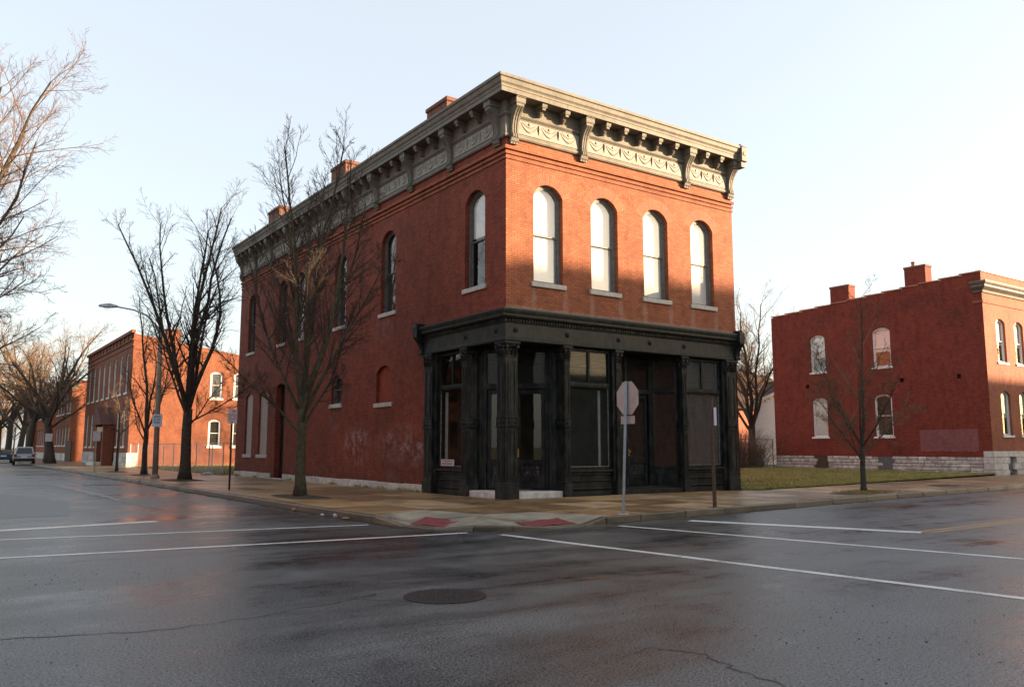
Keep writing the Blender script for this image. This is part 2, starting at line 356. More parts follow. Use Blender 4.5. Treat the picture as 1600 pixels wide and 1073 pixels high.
M['darkpost'] = simple('dark_post', (.02, .016, .013), .7, .3)
M['signwhite'] = simple('sign_face', (.52, .45, .46), .5, .1)
M['signred'] = simple('sign_red_ink', (.26, .06, .07), .5, .1)
M['ink'] = simple('sign_ink', (.10, .07, .09), .5, .1)
M['concrete'] = simple('pole_concrete', (.34, .29, .23), .85, .2, 8)
M['bark'] = simple('bark', (.062, .05, .038), .95, .5, 9, bs=1.0, bscale=30)
M['bark_green'] = simple('mossy_bark', (.055, .05, .03), .95, .5, 7, bs=.9, bscale=34)
M['twig'] = simple('twig', (.05, .037, .028), .9, .3, 3, bs=0)
M['twig_red_sunlit'] = simple('twig_red_sunlit', (.15, .092, .055), .9, .3, 3, bs=0)  # reddish twigs with the warm sun on the crowns put into the colour
M['dirt'] = simple('wet_dirt', (.045, .034, .022), .9, .5, 8, bs=.8, bscale=30)
M['lawn'] = simple('lawn_soil', (.075, .075, .028), .95, .5, 2.2, bs=.6, bscale=20)
def blades(name, a, b, cc):
    m, nt, p = newmat(name); setp(p, .7, .25); co = coord(nt)
    nt.links.new(ramp(nt, noise(nt, co, .8, 6, .7), [(.3, a), (.52, b), (.72, cc)]), p.inputs[0]); return m
M['grass'] = blades('grass', (.15, .20, .05), (.29, .27, .09), (.44, .34, .15))
M['straw'] = blades('straw', (.16, .15, .05), (.28, .22, .09), (.36, .27, .12))
M['chrome'] = simple('silver_paint', (.34, .36, .37), .28, .05, spec=.6, metal=.6, bs=0)
M['bluepaint'] = simple('dark_car_paint', (.035, .055, .07), .2, .1, spec=.6, metal=.3, bs=0)
M['tyre'] = simple('tyre', (.014, .014, .014), .8)
M['carglass'] = simple('car_glass', (.008, .012, .014), .06, .1, spec=.6, bs=0)
M['taillight'] = simple('tail_light', (.28, .02, .02), .2, .1, bs=0)
M['siding'] = simple('white_siding_sky_tint', (.70, .79, .92), .6, .06, 3, bs=.05)  # white boards with the blue of the sky light put into the colour
M['brass'] = simple('brass', (.55, .33, .09), .3, .2, metal=.9, bs=0)
M['litter'] = simple('litter_paper', (.32, .33, .35), .7, .1)
M['litter_o'] = simple('litter_card', (.25, .13, .05), .7, .2)
M['terracotta'] = simple('terracotta', (.36, .17, .1), .8)
M['orange_spray'] = paint('orange_spray', (.32, .13, .03), .9)
M['pebble'] = simple('pebble', (.035, .03, .026), .6, .4)

M['curtain'] = simple('grey_curtain', (.22, .23, .21), .9, .2, 5)

M['porch'] = simple('dull_red_paint', (.11, .045, .04), .8, .2, 5)
# ------------------------------------------------------------------ ground, road, pavement
rng = random.Random(7)
mb = MB(); mb.poly([(-3000, -3000, -.04), (3000, -3000, -.04), (3000, 3000, -.04), (-3000, 3000, -.04)])
struct(mb, 'ground', M['lawn'])
mb = MB(); mb.poly([(-60, -60, 0), (120, -60, 0), (120, 400, 0), (-60, 400, 0)])
road = struct(mb, 'road', M['asphalt'])
KERB = [(-5.75, 150), (-5.75, 2), (-5.72, -1), (-5.69, -3.1), (-5.62, -4.3), (-5.38, -5.2), (-4.85, -5.92), (-4.15, -6.29), (-3.25, -6.48), (-2.35, -6.4), (-1.6, -6.22), (-.4, -6.05), (1.2, -5.92), (6, -5.5), (12.4, -4.78), (23.3, -3.95), (34, -3.5), (90, -3.2)]
def kerb_y(x):
    for (a, b), (c, d) in zip(KERB[10:], KERB[11:]):
        if a <= x <= c: return b + (d - b) * (x - a) / (c - a)
    return -3.2
# pavement bed (below the slabs)
inner = [(-5.55, 150), (-5.55, 2), (-5.52, -1), (-5.5, -2.7), (-3.77, -2.05), (-3.4, -4.0), (-2.01, -4.0), (-1.35, -5.9), (1.2, -5.72), (6, -5.3), (12.4, -4.58), (23.3, -3.75), (34, -3.3), (90, -3.0)]
mb = MB(); top = .125
mb.poly([(x, y, top) for x, y in [(-5.55, 150), (-5.5, -2.0), (0, -2.0), (0, 150)]])
mb.poly([(-3.45, -2.0, top), (-3.33, -4.0, top), (0, -4.0, top), (0, -2.0, top)])
mb.poly([(-2.01, -4.0, top), (-1.3, -5.92, top), (0, -5.86, top), (0, -4.0, top)])
mb.poly([(0, -5.85, top), (6, -5.3, top), (12.4, -4.58, top), (23.3, -3.75, top), (34, -3.3, top), (90, -3.0, top), (90, 2.4, top), (34, 2.4, top), (10.4, .2, top), (0, .2, top)])
mb.poly([(-5.6, -2.0, .018), (-5.6, -4.4, .018), (-5.2, -5.4, .018), (-4.2, -6.2, .018), (-3.2, -6.4, .018), (-1.0, -6.05, .018), (0, -5.9, .018), (0, -2, .018)])
walk = struct(mb, 'pavement', M['bed'])
def clip(poly, conv):
    out = list(poly); n = len(conv)
    for i in range(n):
        ax, ay = conv[i]; bx, by = conv[(i+1) % n]; inp = out; out = []
        def ins(p): return (bx-ax)*(p[1]-ay) - (by-ay)*(p[0]-ax) >= -1e-9
        for j in range(len(inp)):
            p = inp[j]; q = inp[(j+1) % len(inp)]; ip, iq = ins(p), ins(q)
            if ip: out.append(p)
            if ip != iq:
                d1 = (bx-ax)*(p[1]-ay) - (by-ay)*(p[0]-ax); d2 = (bx-ax)*(q[1]-ay) - (by-ay)*(q[0]-ax); t = d1/(d1-d2)
                out.append((p[0]+(q[0]-p[0])*t, p[1]+(q[1]-p[1])*t))
        if len(out) < 3: return []
    return out
def area(p): return .5 * sum(p[i][0]*p[(i+1) % len(p)][1] - p[(i+1) % len(p)][0]*p[i][1] for i in range(len(p)))
def slab(p, mat, zt=.15):
    if area(p) < 0: p = p[::-1]
    if abs(area(p)) < .06: return
    cx = sum(a for a, b in p)/len(p); cy = sum(b for a, b in p)/len(p); dz = rng.uniform(-.004, .004); tx, ty = rng.uniform(-.004, .004), rng.uniform(-.004, .004)
    q = []
    for x, y in p:
        d = math.hypot(x-cx, y-cy); k = max(0, (d-.02)/d); q.append((cx+(x-cx)*k, cy+(y-cy)*k))
    A = [(x, y, .12) for x, y in q]; B = [(x, y, zt + dz + tx*(x-cx) + ty*(y-cy)) for x, y in q]
    if mat is M['slab']: mat = M[rng.choice(('slab', 'slab', 'slab_dark', 'slab_pale'))]
    MB().prism(A, B).build('paving_slab', mat, walk)
# side strip
for i, (xa, xb) in enumerate(((-5.53, -3.75), (-3.75, -1.85), (-1.85, -.01))):
    y = 0.0; k = 0
    while y < 60:
        y2 = y + (1.72 if y < 30 else 3.4); slab([(xa, y), (xb, y), (xb, y2), (xa, y2)], M['slab'] if y < 22 else M['slab_dry']); y = y2
slab([(-5.53, 60), (-.01, 60), (-.01, 150), (-5.53, 150)], M['slab_dry'])
for conv in ([(-3.77, -2.01), (-.0, -2.01), (0, 0), (-3.77, 0)], [(-5.53, 0), (-5.5, -2.72), (-3.77, -2.01), (-3.77, 0)], [(-3.77, -2.01), (-3.33, -4.0), (0, -4.0), (0, -2.01)], [(-2.01, -4.0), (-1.3, -5.93), (0, -5.86), (0, -4.0)]):
    for i in range(-4, 1):
        for j in range(-4, 1):
            c = clip([(i*1.88, j*1.99), (i*1.88+1.88, j*1.99), (i*1.88+1.88, j*1.99+1.99), (i*1.88, j*1.99+1.99)], conv)
            if c: slab(c, M['slab'])
# front strip
def edge_top(x): return -.03 if x < 10.35 else -.75 + (x-10.35)*(2.05+.75)/(34-10.35) if x < 34 else 2.05
x = 0.0
while x < 44:
    x2 = x + 1.83
    for r in range(3):
        f0, f1 = (0, .31, .65, 1)[r], (0, .31, .65, 1)[r+1]
        def P(xx, f): b = kerb_y(xx)+.2; return (xx, b + (edge_top(min(max(xx, x+.01), x2-.01)) - b)*f)
        slab([P(x, f0), P(x2, f0), P(x2, f1), P(x, f1)], M['slab'] if x < 16 else M['slab_dry'])
    x = x2
slab([(44, -3.1), (90, -3.0), (90, 2.0), (44, 2.0)], M['slab_dry'])
# kerb stones along the polyline
def kerb_stones():
    pts = []
    for (a, b), (c, d) in zip(KERB, KERB[1:]):
        L = math.hypot(c-a, d-b); n = max(1, int(round(L / (1.9 if L < 60 else 5.0)))); n = n if L > 1.5 else 1
        for i in range(n): pts.append((a+(c-a)*i/n, b+(d-b)*i/n))
    pts.append(KERB[-1])
    def nrm(i):
        a = Vector(pts[max(0, i-1)]); b = Vector(pts[min(len(pts)-1, i+1)]); t = (b-a).normalized(); return Vector((-t.y, t.x))   # inward = left of travel
    for i in range(len(pts)-1):
        a, b = Vector(pts[i]), Vector(pts[i+1]); na, nb = nrm(i), nrm(i+1); g_ = (b-a).normalized()*.006
        h = []
        for p in (a, b):
            ramp_ = -5.66 < p.x < -2.0 and p.y < -3.4
            h.append(.034 if ramp_ and not (-4.9 < p.x < -4.1) else (.10 if ramp_ else .15 + rng.uniform(-.008, .006)))
        a2, b2 = a+g_, b-g_; w_ = .185
        jit = rng.uniform(-.012, .012)
        a2 = a2 + na*jit; b2 = b2 + nb*rng.uniform(-.012, .012)
        bot = [(a2.x, a2.y, -.06), (b2.x, b2.y, -.06), (b2.x+nb.x*w_, b2.y+nb.y*w_, -.06), (a2.x+na.x*w_, a2.y+na.y*w_, -.06)]
        topv = [(a2.x+na.x*.02, a2.y+na.y*.02, h[0]), (b2.x+nb.x*.02, b2.y+nb.y*.02, h[1]), (b2.x+nb.x*w_, b2.y+nb.y*w_, h[1]), (a2.x+na.x*w_, a2.y+na.y*w_, h[0])]
        MB().prism(bot, topv).build('kerb_stone', M['kerb'], walk, bevel=.018)
kerb_stones()
# corner apron with two dropped ramps
O_ = [(-5.5, -2.75, .148), (-5.49, -3.4, .045), (-5.43, -4.2, .03), (-5.2, -5.08, .03), (-4.72, -5.74, .095), (-4.08, -6.1, .06), (-3.4, -6.28, .03), (-2.5, -6.22, .03), (-1.95, -6.1, .045), (-1.28, -5.99, .149)]
I_ = [(-5.13, -2.6), (-3.79, -2.03), (-3.65, -2.6), (-3.55, -3.1), (-3.37, -4.0), (-3.31, -4.02), (-2.7, -4.02), (-2.03, -4.02), (-1.75, -4.75), (-1.34, -5.9)]
mb = MB(); K = 6
vs = []; fs = []
for i, (o, q) in enumerate(zip(O_, I_)):
    for k in range(K+1):
        t = k/K; s_ = t*t*(3-2*t); vs.append((o[0]+(q[0]-o[0])*t, o[1]+(q[1]-o[1])*t, o[2]+(.147-o[2])*s_))
for i in range(len(O_)-1):
    for k in range(K): a = i*(K+1)+k; fs.append((a, a+K+1, a+K+2, a+1))
mb.add(vs, [f[::-1] for f in fs]); mb.build('ramp_apron', M['apron'], walk, smooth=True, fixn=True)
def apz(x, y):      # height of the apron under a point, from its nearest sample
    best = min(vs, key=lambda v: (v[0]-x)**2 + (v[1]-y)**2); ws = [(1/((v[0]-x)**2 + (v[1]-y)**2 + 1e-4)**2, v[2]) for v in vs]
    return sum(a*b for a, b in ws)/sum(a for a, b in ws)
def pad(c):
    mb = MB(); n = 8
    def at(s, t): return tuple((c[0][k]*(1-s)+c[1][k]*s)*(1-t) + (c[3][k]*(1-s)+c[2][k]*s)*t for k in (0, 1))
    gv = []
    for i in range(n+1):
        for j in range(n+1): x, y = at(i/n, j/n); gv.append((x, y, apz(x, y)+.012))
    mb.add(gv, [(i*(n+1)+j, (i+1)*(n+1)+j, (i+1)*(n+1)+j+1, i*(n+1)+j+1) for i in range(n) for j in range(n)])
    o = mb.build('tactile_pad', M['pad'], walk, smooth=True, fixn=True); d = MB()
    for i in range(20):
        for j in range(16):
            x, y = at((i+.5)/20, (j+.5)/16); d.lathe([(.02, 0), (.012, .008)], (x, y, apz(x, y)+.012), 5)
    s_ = d.build('tactile_domes', M['pad'], o); s_['kind'] = 'stuff'
pad([(-5.32, -4.1), (-4.5, -3.35), (-4.4, -4.62), (-5.1, -5.15)])
pad([(-3.55, -5.5), (-2.2, -5.25), (-2.35, -6.1), (-3.7, -6.2)])

# painted lines
def strip(name, pts, wd, mat, z=.004):
    mb = MB(); L = []
    for i, p in enumerate(pts):
        a = Vector(pts[max(0, i-1)]); b = Vector(pts[min(len(pts)-1, i+1)]); t = (b-a).normalized(); n = Vector((-t.y, t.x)); ww = wd/2*(1+rng.uniform(-.06, .06))
        L.append((p[0]-n.x*ww, p[1]-n.y*ww, z)); L.append((p[0]+n.x*ww, p[1]+n.y*ww, z))
    mb.add(L, [(2*i, 2*i+2, 2*i+3, 2*i+1) for i in range(len(pts)-1)]); return mb.build(name, mat, road, fixn=False)
def seg(a, b, n=14, j=.012): return [(a[0]+(b[0]-a[0])*i/n + rng.uniform(-j, j), a[1]+(b[1]-a[1])*i/n + rng.uniform(-j, j)) for i in range(n+1)]
strip('crosswalk_line', seg((-17, -4.75), (-5.1, -6.08)), .16, M['line'])
strip('crosswalk_line', seg((-17, -1.55), (-5.95, -3.42)), .15, M['line'])
strip('stop_line', seg((-17, -.95), (-9.5, .12)), .34, M['line'])
strip('crosswalk_line', seg((-4.75, -6.72), (-3.7, -16.6)), .17, M['line'])
strip('crosswalk_line', seg((-1.66, -6.7), (-.05, -15.5)), .17, M['line'])
strip('stop_line', seg((.5, -6.7), (2.25, -11.15)), .36, M['line'])
for dy in (-.11, .11): strip('yellow_line', seg((2.4, -11.15+dy), (50, -9.6+dy), 30), .10, M['yellow'])
# dark patches, seams and cracks
def crack(pts, wd=.02, j=.05, sub=10):
    q = []
    for a, b in zip(pts, pts[1:]):
        for i in range(sub): q.append((a[0]+(b[0]-a[0])*i/sub + rng.uniform(-j, j), a[1]+(b[1]-a[1])*i/sub + rng.uniform(-j, j)))
    q.append(pts[-1])
    mb = MB(); L = []
    for i, p in enumerate(q):
        a = Vector(q[max(0, i-1)]); b = Vector(q[min(len(q)-1, i+1)]); t = (b-a).normalized(); n = Vector((-t.y, t.x)); ww = wd/2*rng.uniform(.25, 1.3)
        L.append((p[0]-n.x*ww, p[1]-n.y*ww, .003)); L.append((p[0]+n.x*ww, p[1]+n.y*ww, .003))
    mb.add(L, [(2*i, 2*i+2, 2*i+3, 2*i+1) for i in range(len(q)-1)]); mb.build('road_crack', M['crack'], road)
crack([(-14.2, -11.35), (-13.2, -11.45), (-11.9, -11.85), (-10.95, -11.72), (-9.9, -11.4), (-9.55, -11.25)], .022)
crack([(-9.9, -11.4), (-9.6, -11.75), (-9.35, -11.9)], .012, .02)
crack([(-8.8, -14.9), (-8.6, -15.3), (-8.75, -15.75), (-8.85, -16.4)], .022, .03)
crack([(-8.8, -14.9), (-9.2, -15.0)], .01, .02)
crack([(-5.9, -9.2), (-3.0, -9.9), (1.5, -9.9), (6.0, -9.6)], .018)
crack([(-12.0, -6.3), (-10.5, -6.4), (-8.8, -6.35)], .016)
crack([(-10.6, 22.0), (-9.4, 21.5), (-9.0, 9), (-8.6, 3)], .05, .06)
crack([(-7.9, 46), (-8.0, 28), (-8.2, 12)], .03, .06)
mb = MB(); mb.poly([(x, y, .0035) for x, y in [(-17, 2.4), (-10.9, 3.1), (-10.2, 9.0), (-11.6, 15.5), (-17, 15.5)]]); mb.build('asphalt_patch', M['patch'], road)
mb = MB(); mb.poly([(x, y, .0035) for x, y in [(-13, 22.6), (-9.4, 21.9), (-9.2, 22.8), (-13, 23.6)]]); mb.build('asphalt_patch', M['patch'], road)
strip('seam_line', seg((-9.0, 21.5), (-8.75, 9.0), 12, .03), .05, M['line'], .0045)
mb = MB()
for k in range(14):
    cx, cy = -6.79 + rng.uniform(-.14, .14), -11.8 + rng.uniform(-.05, .05); r = rng.uniform(.008, .022)
    mb.poly([(cx + r*1.6*math.cos(t), cy + r*math.sin(t), .004 + k*.0002) for t in [i*1.047+.3 for i in range(6)]])
for k in range(7):
    cx, cy = -7.05 + rng.uniform(-.09, .09), -11.5 + rng.uniform(-.03, .03); r = rng.uniform(.006, .015)
    mb.poly([(cx + r*1.6*math.cos(t), cy + r*math.sin(t), .004 + k*.0002) for t in [i*1.047 for i in range(6)]])
mb.build('spray_mark', M['orange_spray'], road)
# dirt gathered in the gutter along the kerb
def gutter(i0, i1):
    q = []
    for (a, b), (c, d) in zip(KERB[i0:i1], KERB[i0+1:i1+1]):
        n = max(1, int(math.hypot(c-a, d-b)/.35))
        for i in range(n): q.append((a+(c-a)*i/n, b+(d-b)*i/n))
    q = [p for p in q if p[1] < 60 and p[0] < 45]; L = []
    for i, p in enumerate(q):
        a = Vector(q[max(0, i-1)]); b = Vector(q[min(len(q)-1, i+1)]); t = (b-a).normalized(); n = Vector((t.y, -t.x)); w_ = rng.uniform(.05, .26)
        L += [(p[0]-n.x*.02, p[1]-n.y*.02, .0035), (p[0]+n.x*w_, p[1]+n.y*w_, .002)]
    MB().add(L, [(2*i, 2*i+1, 2*i+3, 2*i+2) for i in range(len(q)-1)]).build('gutter_dirt', M['gutter'], road)
gutter(0, 5); gutter(10, 17)
# manhole
mh = thing('manhole_cover', (-8.98, -11.83, 0), 'round dark cast iron manhole cover set in the wet asphalt', 'manhole cover')
MB().lathe([(.40, .0), (.46, .0), (.47, .006), (.405, .012), (.40, .012)], (-8.98, -11.83, .001), 24).build('rim', M['castiron'], mh)
MB().lathe([(.39, .001), (.385, .011), (.30, .014), (.29, .009), (.02, .010)], (-8.98, -11.83, .001), 24).build('lid', M['castiron'], mh)
mb = MB()
for k in range(0, 24, 2):
    t = k*2*math.pi/24
    for r in (.10, .18, .25, .34): mb.lathe([(.022, 0), (.014, .010)], (-8.98 + r*math.cos(t+r*9), -11.83 + r*math.sin(t+r*9), .011), 5)
gs_ = mb.build('grip_studs', M['castiron'], mh); gs_['kind'] = 'stuff'
# loose grit
mb = MB()
for k in range(420):
    if k < 170: x, y = rng.gauss(-6.3, 1.5), rng.gauss(-15.0, 1.1)
    elif k < 240: x, y = rng.gauss(-11.6, .8), rng.gauss(-8.2, .7)
    else: x, y = rng.uniform(-14, 4), rng.uniform(-17, -6.8)
    r = rng.uniform(.003, .009); mb.lathe([(r, 0), (r*.9, r*.5), (r*.3, r*.9)], (x, y, .001), 5)
o = mb.build('road_grit', M['pebble']); tag(o, 'small dark grit scattered over the wet road', 'grit', kind='stuff')
# litter in the gutter
def scrap(name, c, s, mat, label, cat='litter'):
    me = bpy.data.meshes.new(name); bm = bmesh.new(); bmesh.ops.create_icosphere(bm, subdivisions=2, radius=1)
    for v in bm.verts: v.co = Vector((v.co.x*s[0], v.co.y*s[1], max(v.co.z, -.3)*s[2])) * (1+rng.uniform(-.28, .28))
    bm.to_mesh(me); bm.free(); me.materials.append(mat); o = bpy.data.objects.new(name, me); COL.objects.link(o); o.location = c; o.rotation_euler[2] = rng.uniform(0, 6); tag(o, label, cat); return o
scrap('crumpled_paper', (-5.93, -.75, .03), (.06, .045, .045), M['litter'], 'small pale scrap of paper lying in the gutter')
scrap('crumpled_plastic', (-5.83, -1.3, .04), (.09, .06, .05), M['litter'], 'larger pale crumpled plastic scrap in the gutter')
scrap('leaf_clump', (-5.8, -1.85, .025), (.13, .06, .03), M['litter_o'], 'orange brown clump of leaves in the gutter', 'leaves')
scrap('crumpled_cup', (-5.9, 1.25, .04), (.07, .05, .05), M['litter_o'], 'tan crumpled cup by the kerb near the large tree')
scrap('crumpled_bag', (-1.1, 27.5, .2), (.35, .16, .1), M['litter'], 'white crumpled bag on the pavement by the fence')
# ------------------------------------------------------------------ wall and window tools
class Front:      # faces -Y at y = v
    flip = False
    def __init__(s, v): s.v = v
    def __call__(s, u, z, d=0): return (u, s.v + d, z)
class Side:       # faces -X at x = v
    flip = True
    def __init__(s, v): s.v = v
    def __call__(s, u, z, d=0): return (s.v + d, u, z)
class Back:       # faces +Y
    flip = True
    def __init__(s, v): s.v = v
    def __call__(s, u, z, d=0): return (u, s.v - d, z)
class East:       # faces +X
    flip = False
    def __init__(s, v): s.v = v
    def __call__(s, u, z, d=0): return (s.v - d, u, z)
class Diag:       # vertical plane along the line p -> q, outward on the right-hand side of travel (towards the camera)
    flip = False
    def __init__(s, p, q):
        s.p = Vector(p); t = (Vector(q) - s.p); s.L = t.length; s.t = t.normalized(); s.n = Vector((-s.t.y, s.t.x))
    def __call__(s, u, z, d=0): r = s.p + s.t*u + s.n*d; return (r.x, r.y, z)
def archz(o, u):
    u0, u1, zs, zp, zt = o
    if zt <= zp: return zt
    c, a = (u0+u1)/2, (u1-u0)/2; h = zt-zp; r = (a*a+h*h)/(2*h); x = min(abs(u-c), a); return zt - r + math.sqrt(max(0, r*r-x*x))
def wall(mb, m, u0, u1, z0, z1, ops, depth=.22, na=12):
    zf = z1 if callable(z1) else (lambda u: z1); bs = {u0, u1}
    for o in ops:
        bs |= {o[0], o[1]}
        if o[4] > o[3]: bs |= {(o[0]+o[1])/2 - (o[1]-o[0])/2*math.cos(math.pi*i/na) for i in range(na+1)}
    b = sorted(v for v in bs if u0-1e-6 <= v <= u1+1e-6)
    for a, c in zip(b, b[1:]):
        if c-a < 1e-6: continue
        mid = (a+c)/2; cur = (z0, z0)
        def q(lo, hi):
            if max(hi[0]-lo[0], hi[1]-lo[1]) < 1e-5: return
            mb.poly([m(a, lo[0]), m(c, lo[1]), m(c, hi[1]), m(a, hi[0])], m.flip)
        for o in sorted([o for o in ops if o[0] < mid < o[1]], key=lambda o: o[2]):
            q(cur, (o[2], o[2])); cur = (archz(o, a), archz(o, c))
        q(cur, (zf(a), zf(c)))
    for o in ops:
        L = outline(o, 0, na); n = len(L)
        for i in range(n):
            (ua, za), (ub, zb) = L[i], L[(i+1) % n]
            mb.poly([m(ua, za), m(ua, za, depth), m(ub, zb, depth), m(ub, zb)], m.flip)
    return mb
def outline(o, w=0, na=12, wb=None):
    u0, u1, zs, zp, zt = o; wb = w if wb is None else wb
    a, b, s_ = u0+w, u1-w, zs+wb
    if zt > zp:
        oo = (a, b, s_, zp, zt-w); pts = [(a, s_)]
        pts = [(b, s_)] + [((a+b)/2 + (b-a)/2*math.cos(math.pi*i/na), archz(oo, (a+b)/2 + (b-a)/2*math.cos(math.pi*i/na))) for i in range(na+1)] + [(a, s_)]
        return pts
    return [(b, s_), (b, zt-w), (a, zt-w), (a, s_)]
def ring(mb, m, A, B, d0, d1):
    n = len(A)
    for i in range(n):
        j = (i+1) % n; a, b, c, d = A[i], A[j], B[j], B[i]
        mb.poly([m(*a, d0), m(*b, d0), m(*c, d0), m(*d, d0)], m.flip)
        mb.poly([m(*d, d0), m(*c, d0), m(*c, d1), m(*d, d1)], m.flip)
        mb.poly([m(*b, d0), m(*a, d0), m(*a, d1), m(*b, d1)], m.flip)
    return mb
def window(par, m, o, fm, gm, shade=None, sill=True, sillm=None, d=.10, fw=.075, meet=.48, name='window', sw=.10, simple_=False, shade_z=None, sillh=.15):
    """double-hung sash window in opening o; a frame mesh with sashes, panes, sill and blind or dark backing as sub-parts"""
    na = 10; A = outline(o, .002, na); B = outline(o, fw, na, .05)
    win = ring(MB(), m, A, B, d, d+.10).build(name, fm, par)
    zm = o[2] + (o[4]-o[2])*meet; ui0, ui1 = o[0]+fw+.001, o[1]-fw-.001
    lo = (ui0, ui1, o[2]+.051, zm+.04, zm+.04); up = (ui0, ui1, zm, max(zm, min(o[3], o[4]-fw-.001)), o[4]-fw-.001)
    if not simple_:
        for oo, dd in ((up, d+.03), (lo, d+.065)):
            ring(MB(), m, outline(oo, 0, na), outline(oo, .048, na), dd, dd+.035).build('sash', fm, win)
            MB().poly([m(u, z, dd+.022) for u, z in outline(oo, .044, na)], m.flip).build('pane', gm, win)
    else:
        mbs = MB(); mbs.mbox(m, ui0, ui1, zm-.03, zm+.03, d+.02, d+.06); mbs.build('sash', fm, win)
        MB().poly([m(u, z, d+.05) for u, z in outline(o, fw, na, .05)], m.flip).build('pane', gm, win)
    if sill:
        MB().mbox(m, o[0]-sw, o[1]+sw, o[2]-sillh, o[2]-.001, -.07, .16).build('sill', sillm or M['sill'], win, bevel=.012)
    if shade is not None:
        zb = o[2]+.03 if shade_z is None else shade_z
        oo = (o[0]+.03, o[1]-.03, zb, max(zb+.02, o[3]), o[4]-.03); MB().poly([m(u, z, d+.115) for u, z in outline(oo, 0, na)], m.flip).build('blind', shade, win)  # in the interior material this is a dark sheet for the unlit room
    return win
def voussoirs(par, m, o, mat, n=23, h=.40, proud=.008):
    u0, u1, zs, zp, zt = o; c = (u0+u1)/2; a = (u1-u0)/2; b = zt-zp; s0 = .0
    r = (a*a+b*b)/(2*b); ph = math.asin(min(1, a/r)); t_a = math.pi/2 - ph
    def pt(t, k): return (c + (r+k)*math.cos(t), zt - r + (r+k)*math.sin(t))
    # equal arc length steps
    ts = [t_a + 2*ph*i/200 for i in range(201)]; ls = [0]
    for t0, t1 in zip(ts, ts[1:]): p, q = pt(t0, .15), pt(t1, .15); ls.append(ls[-1]+math.hypot(p[0]-q[0], p[1]-q[1]))
    def inv(s):
        for i in range(200):
            if ls[i+1] >= s: return ts[i] + (ts[i+1]-ts[i])*(s-ls[i])/(ls[i+1]-ls[i])
        return t_a + 2*ph
    for i in range(n):
        t0, t1 = inv(ls[-1]*(i+.10)/n), inv(ls[-1]*(i+.90)/n); hh = h*random.Random(i*7+int(c*13)).uniform(.94, 1.03)
        q = [pt(t0, .003), pt(t1, .003), pt(t1, hh), pt(t0, hh)]
        MB().prism([m(u, z, .03) for u, z in q], [m(u, z, -proud) for u, z in q]).build('brick', mat, par)
def sweep(mb, path, prof):      # path: [(x,y,(nx,ny))...] mitre normals
    k = len(prof)
    for (x, y, n) in path:
        for o, z in prof: mb.v.append((x+n[0]*o, y+n[1]*o, z))
    base = len(mb.v) - k*len(path)
    for i in range(len(path)-1):
        for j in range(k-1):
            a = base+i*k+j; mb.f.append((a, a+1, a+k+1, a+k))
    mb.f.append(tuple(range(base, base+k))); mb.f.append(tuple(range(base+(len(path)-1)*k, base+len(path)*k))[::-1])
    return mb

# ------------------------------------------------------------------ corner building
W_, D_ = 10.35, 26.3; ZT = 12.35
bld = thing('corner_building', (0, 0, .15), 'two storey red brick corner building with black cast iron shopfront and pale bracketed cornice', 'building')
FR, SD = Front(0), Side(0)
fwin = [(1.04, 2.2), (3.38, 4.55), (5.73, 6.91), (8.07, 9.24)]
fops = [(a, b, 6.72, 9.50, 9.89) for a, b in fwin]
mb = MB(); wall(mb, FR, 0, W_, 4.86, ZT, fops, .3)
wf = mb.build('front_wall', M['brick_front_sunlit'], bld)
sups = [(1.16, 2.34), (7.28, 8.5), (11.8, 13.0), (16.5, 17.7), (18.9, 20.1), (23.65, 24.8)]
sops = [(a, b, 6.72, 9.50, 9.89) for a, b in sups]
blind = (7.48, 8.74, 3.32, 4.45, 4.72); small = (12.02, 13.08, 3.46, 4.42, 4.68); sdoor = (18.72, 19.98, .2, 4.6, 4.75)
brd = [(21.15, 22.5, 1.3, 4.3, 4.52), (23.55, 24.75, 1.3, 4.3, 4.52)]
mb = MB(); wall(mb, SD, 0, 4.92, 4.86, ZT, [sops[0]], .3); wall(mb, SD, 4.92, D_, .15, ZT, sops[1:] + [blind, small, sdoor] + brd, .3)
ws = mb.build('side_wall', M['brick_side_shaded'], bld)
mb = MB(); wall(mb, East(W_), 0, D_, .15, ZT, []); wall(mb, Back(D_), 0, W_, .15, ZT, []); mb.build('rear_wall', M['brick_plain'], bld)
mb = MB(); mb.box(.02, .02, ZT-.03, W_-.02, D_-.02, ZT+.06); mb.build('roof', M['roof'], bld)
mb = MB(); mb.box(.31, .31, 4.95, W_-.05, D_-.05, 5.1); mb.box(.4, 6.6, .16, W_-.05, 6.75, 4.94); mb.box(.31, 4.9, .16, .45, 6.6, 4.94); mb.build('interior_wall', M['interior_warm'], bld)
mb = MB(); mb.box(.35, 5.6, 5.11, W_-.05, 5.7, ZT-.05); mb.build('interior_wall', M['interior'], bld)
mb = MB(); mb.box(2.4, .35, .152, W_-.05, 6.58, .34); mb.box(.45, 2.6, .152, 2.4, 6.58, .34); mb.build('interior_floor', M['interior'], bld)
for o in fops:
    window(bld, FR, o, M['frame'], M['glass'], M['shade'], d=.16)
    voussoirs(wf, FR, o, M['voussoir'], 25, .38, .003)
for i, o in enumerate(sops):
    window(bld, SD, o, M['frame_dark'], M['glass_side'], M['shade'] if i in (0, 3) else M['interior'], d=.16, shade_z=None if i == 3 else (8.4 if i == 0 else None))  # interior material paints the unlit room as a dark sheet, no blind there
    voussoirs(ws, SD, o, M['voussoir_side_shaded'], 21, .36, .005)
window(bld, SD, small, M['frame_dark'], M['glass_side'], M['interior'], d=.12, sillh=.17)
voussoirs(ws, SD, small, M['voussoir_side_shaded'], 15, .3, .005); voussoirs(ws, SD, blind, M['voussoir_side_shaded'], 17, .3, .005)
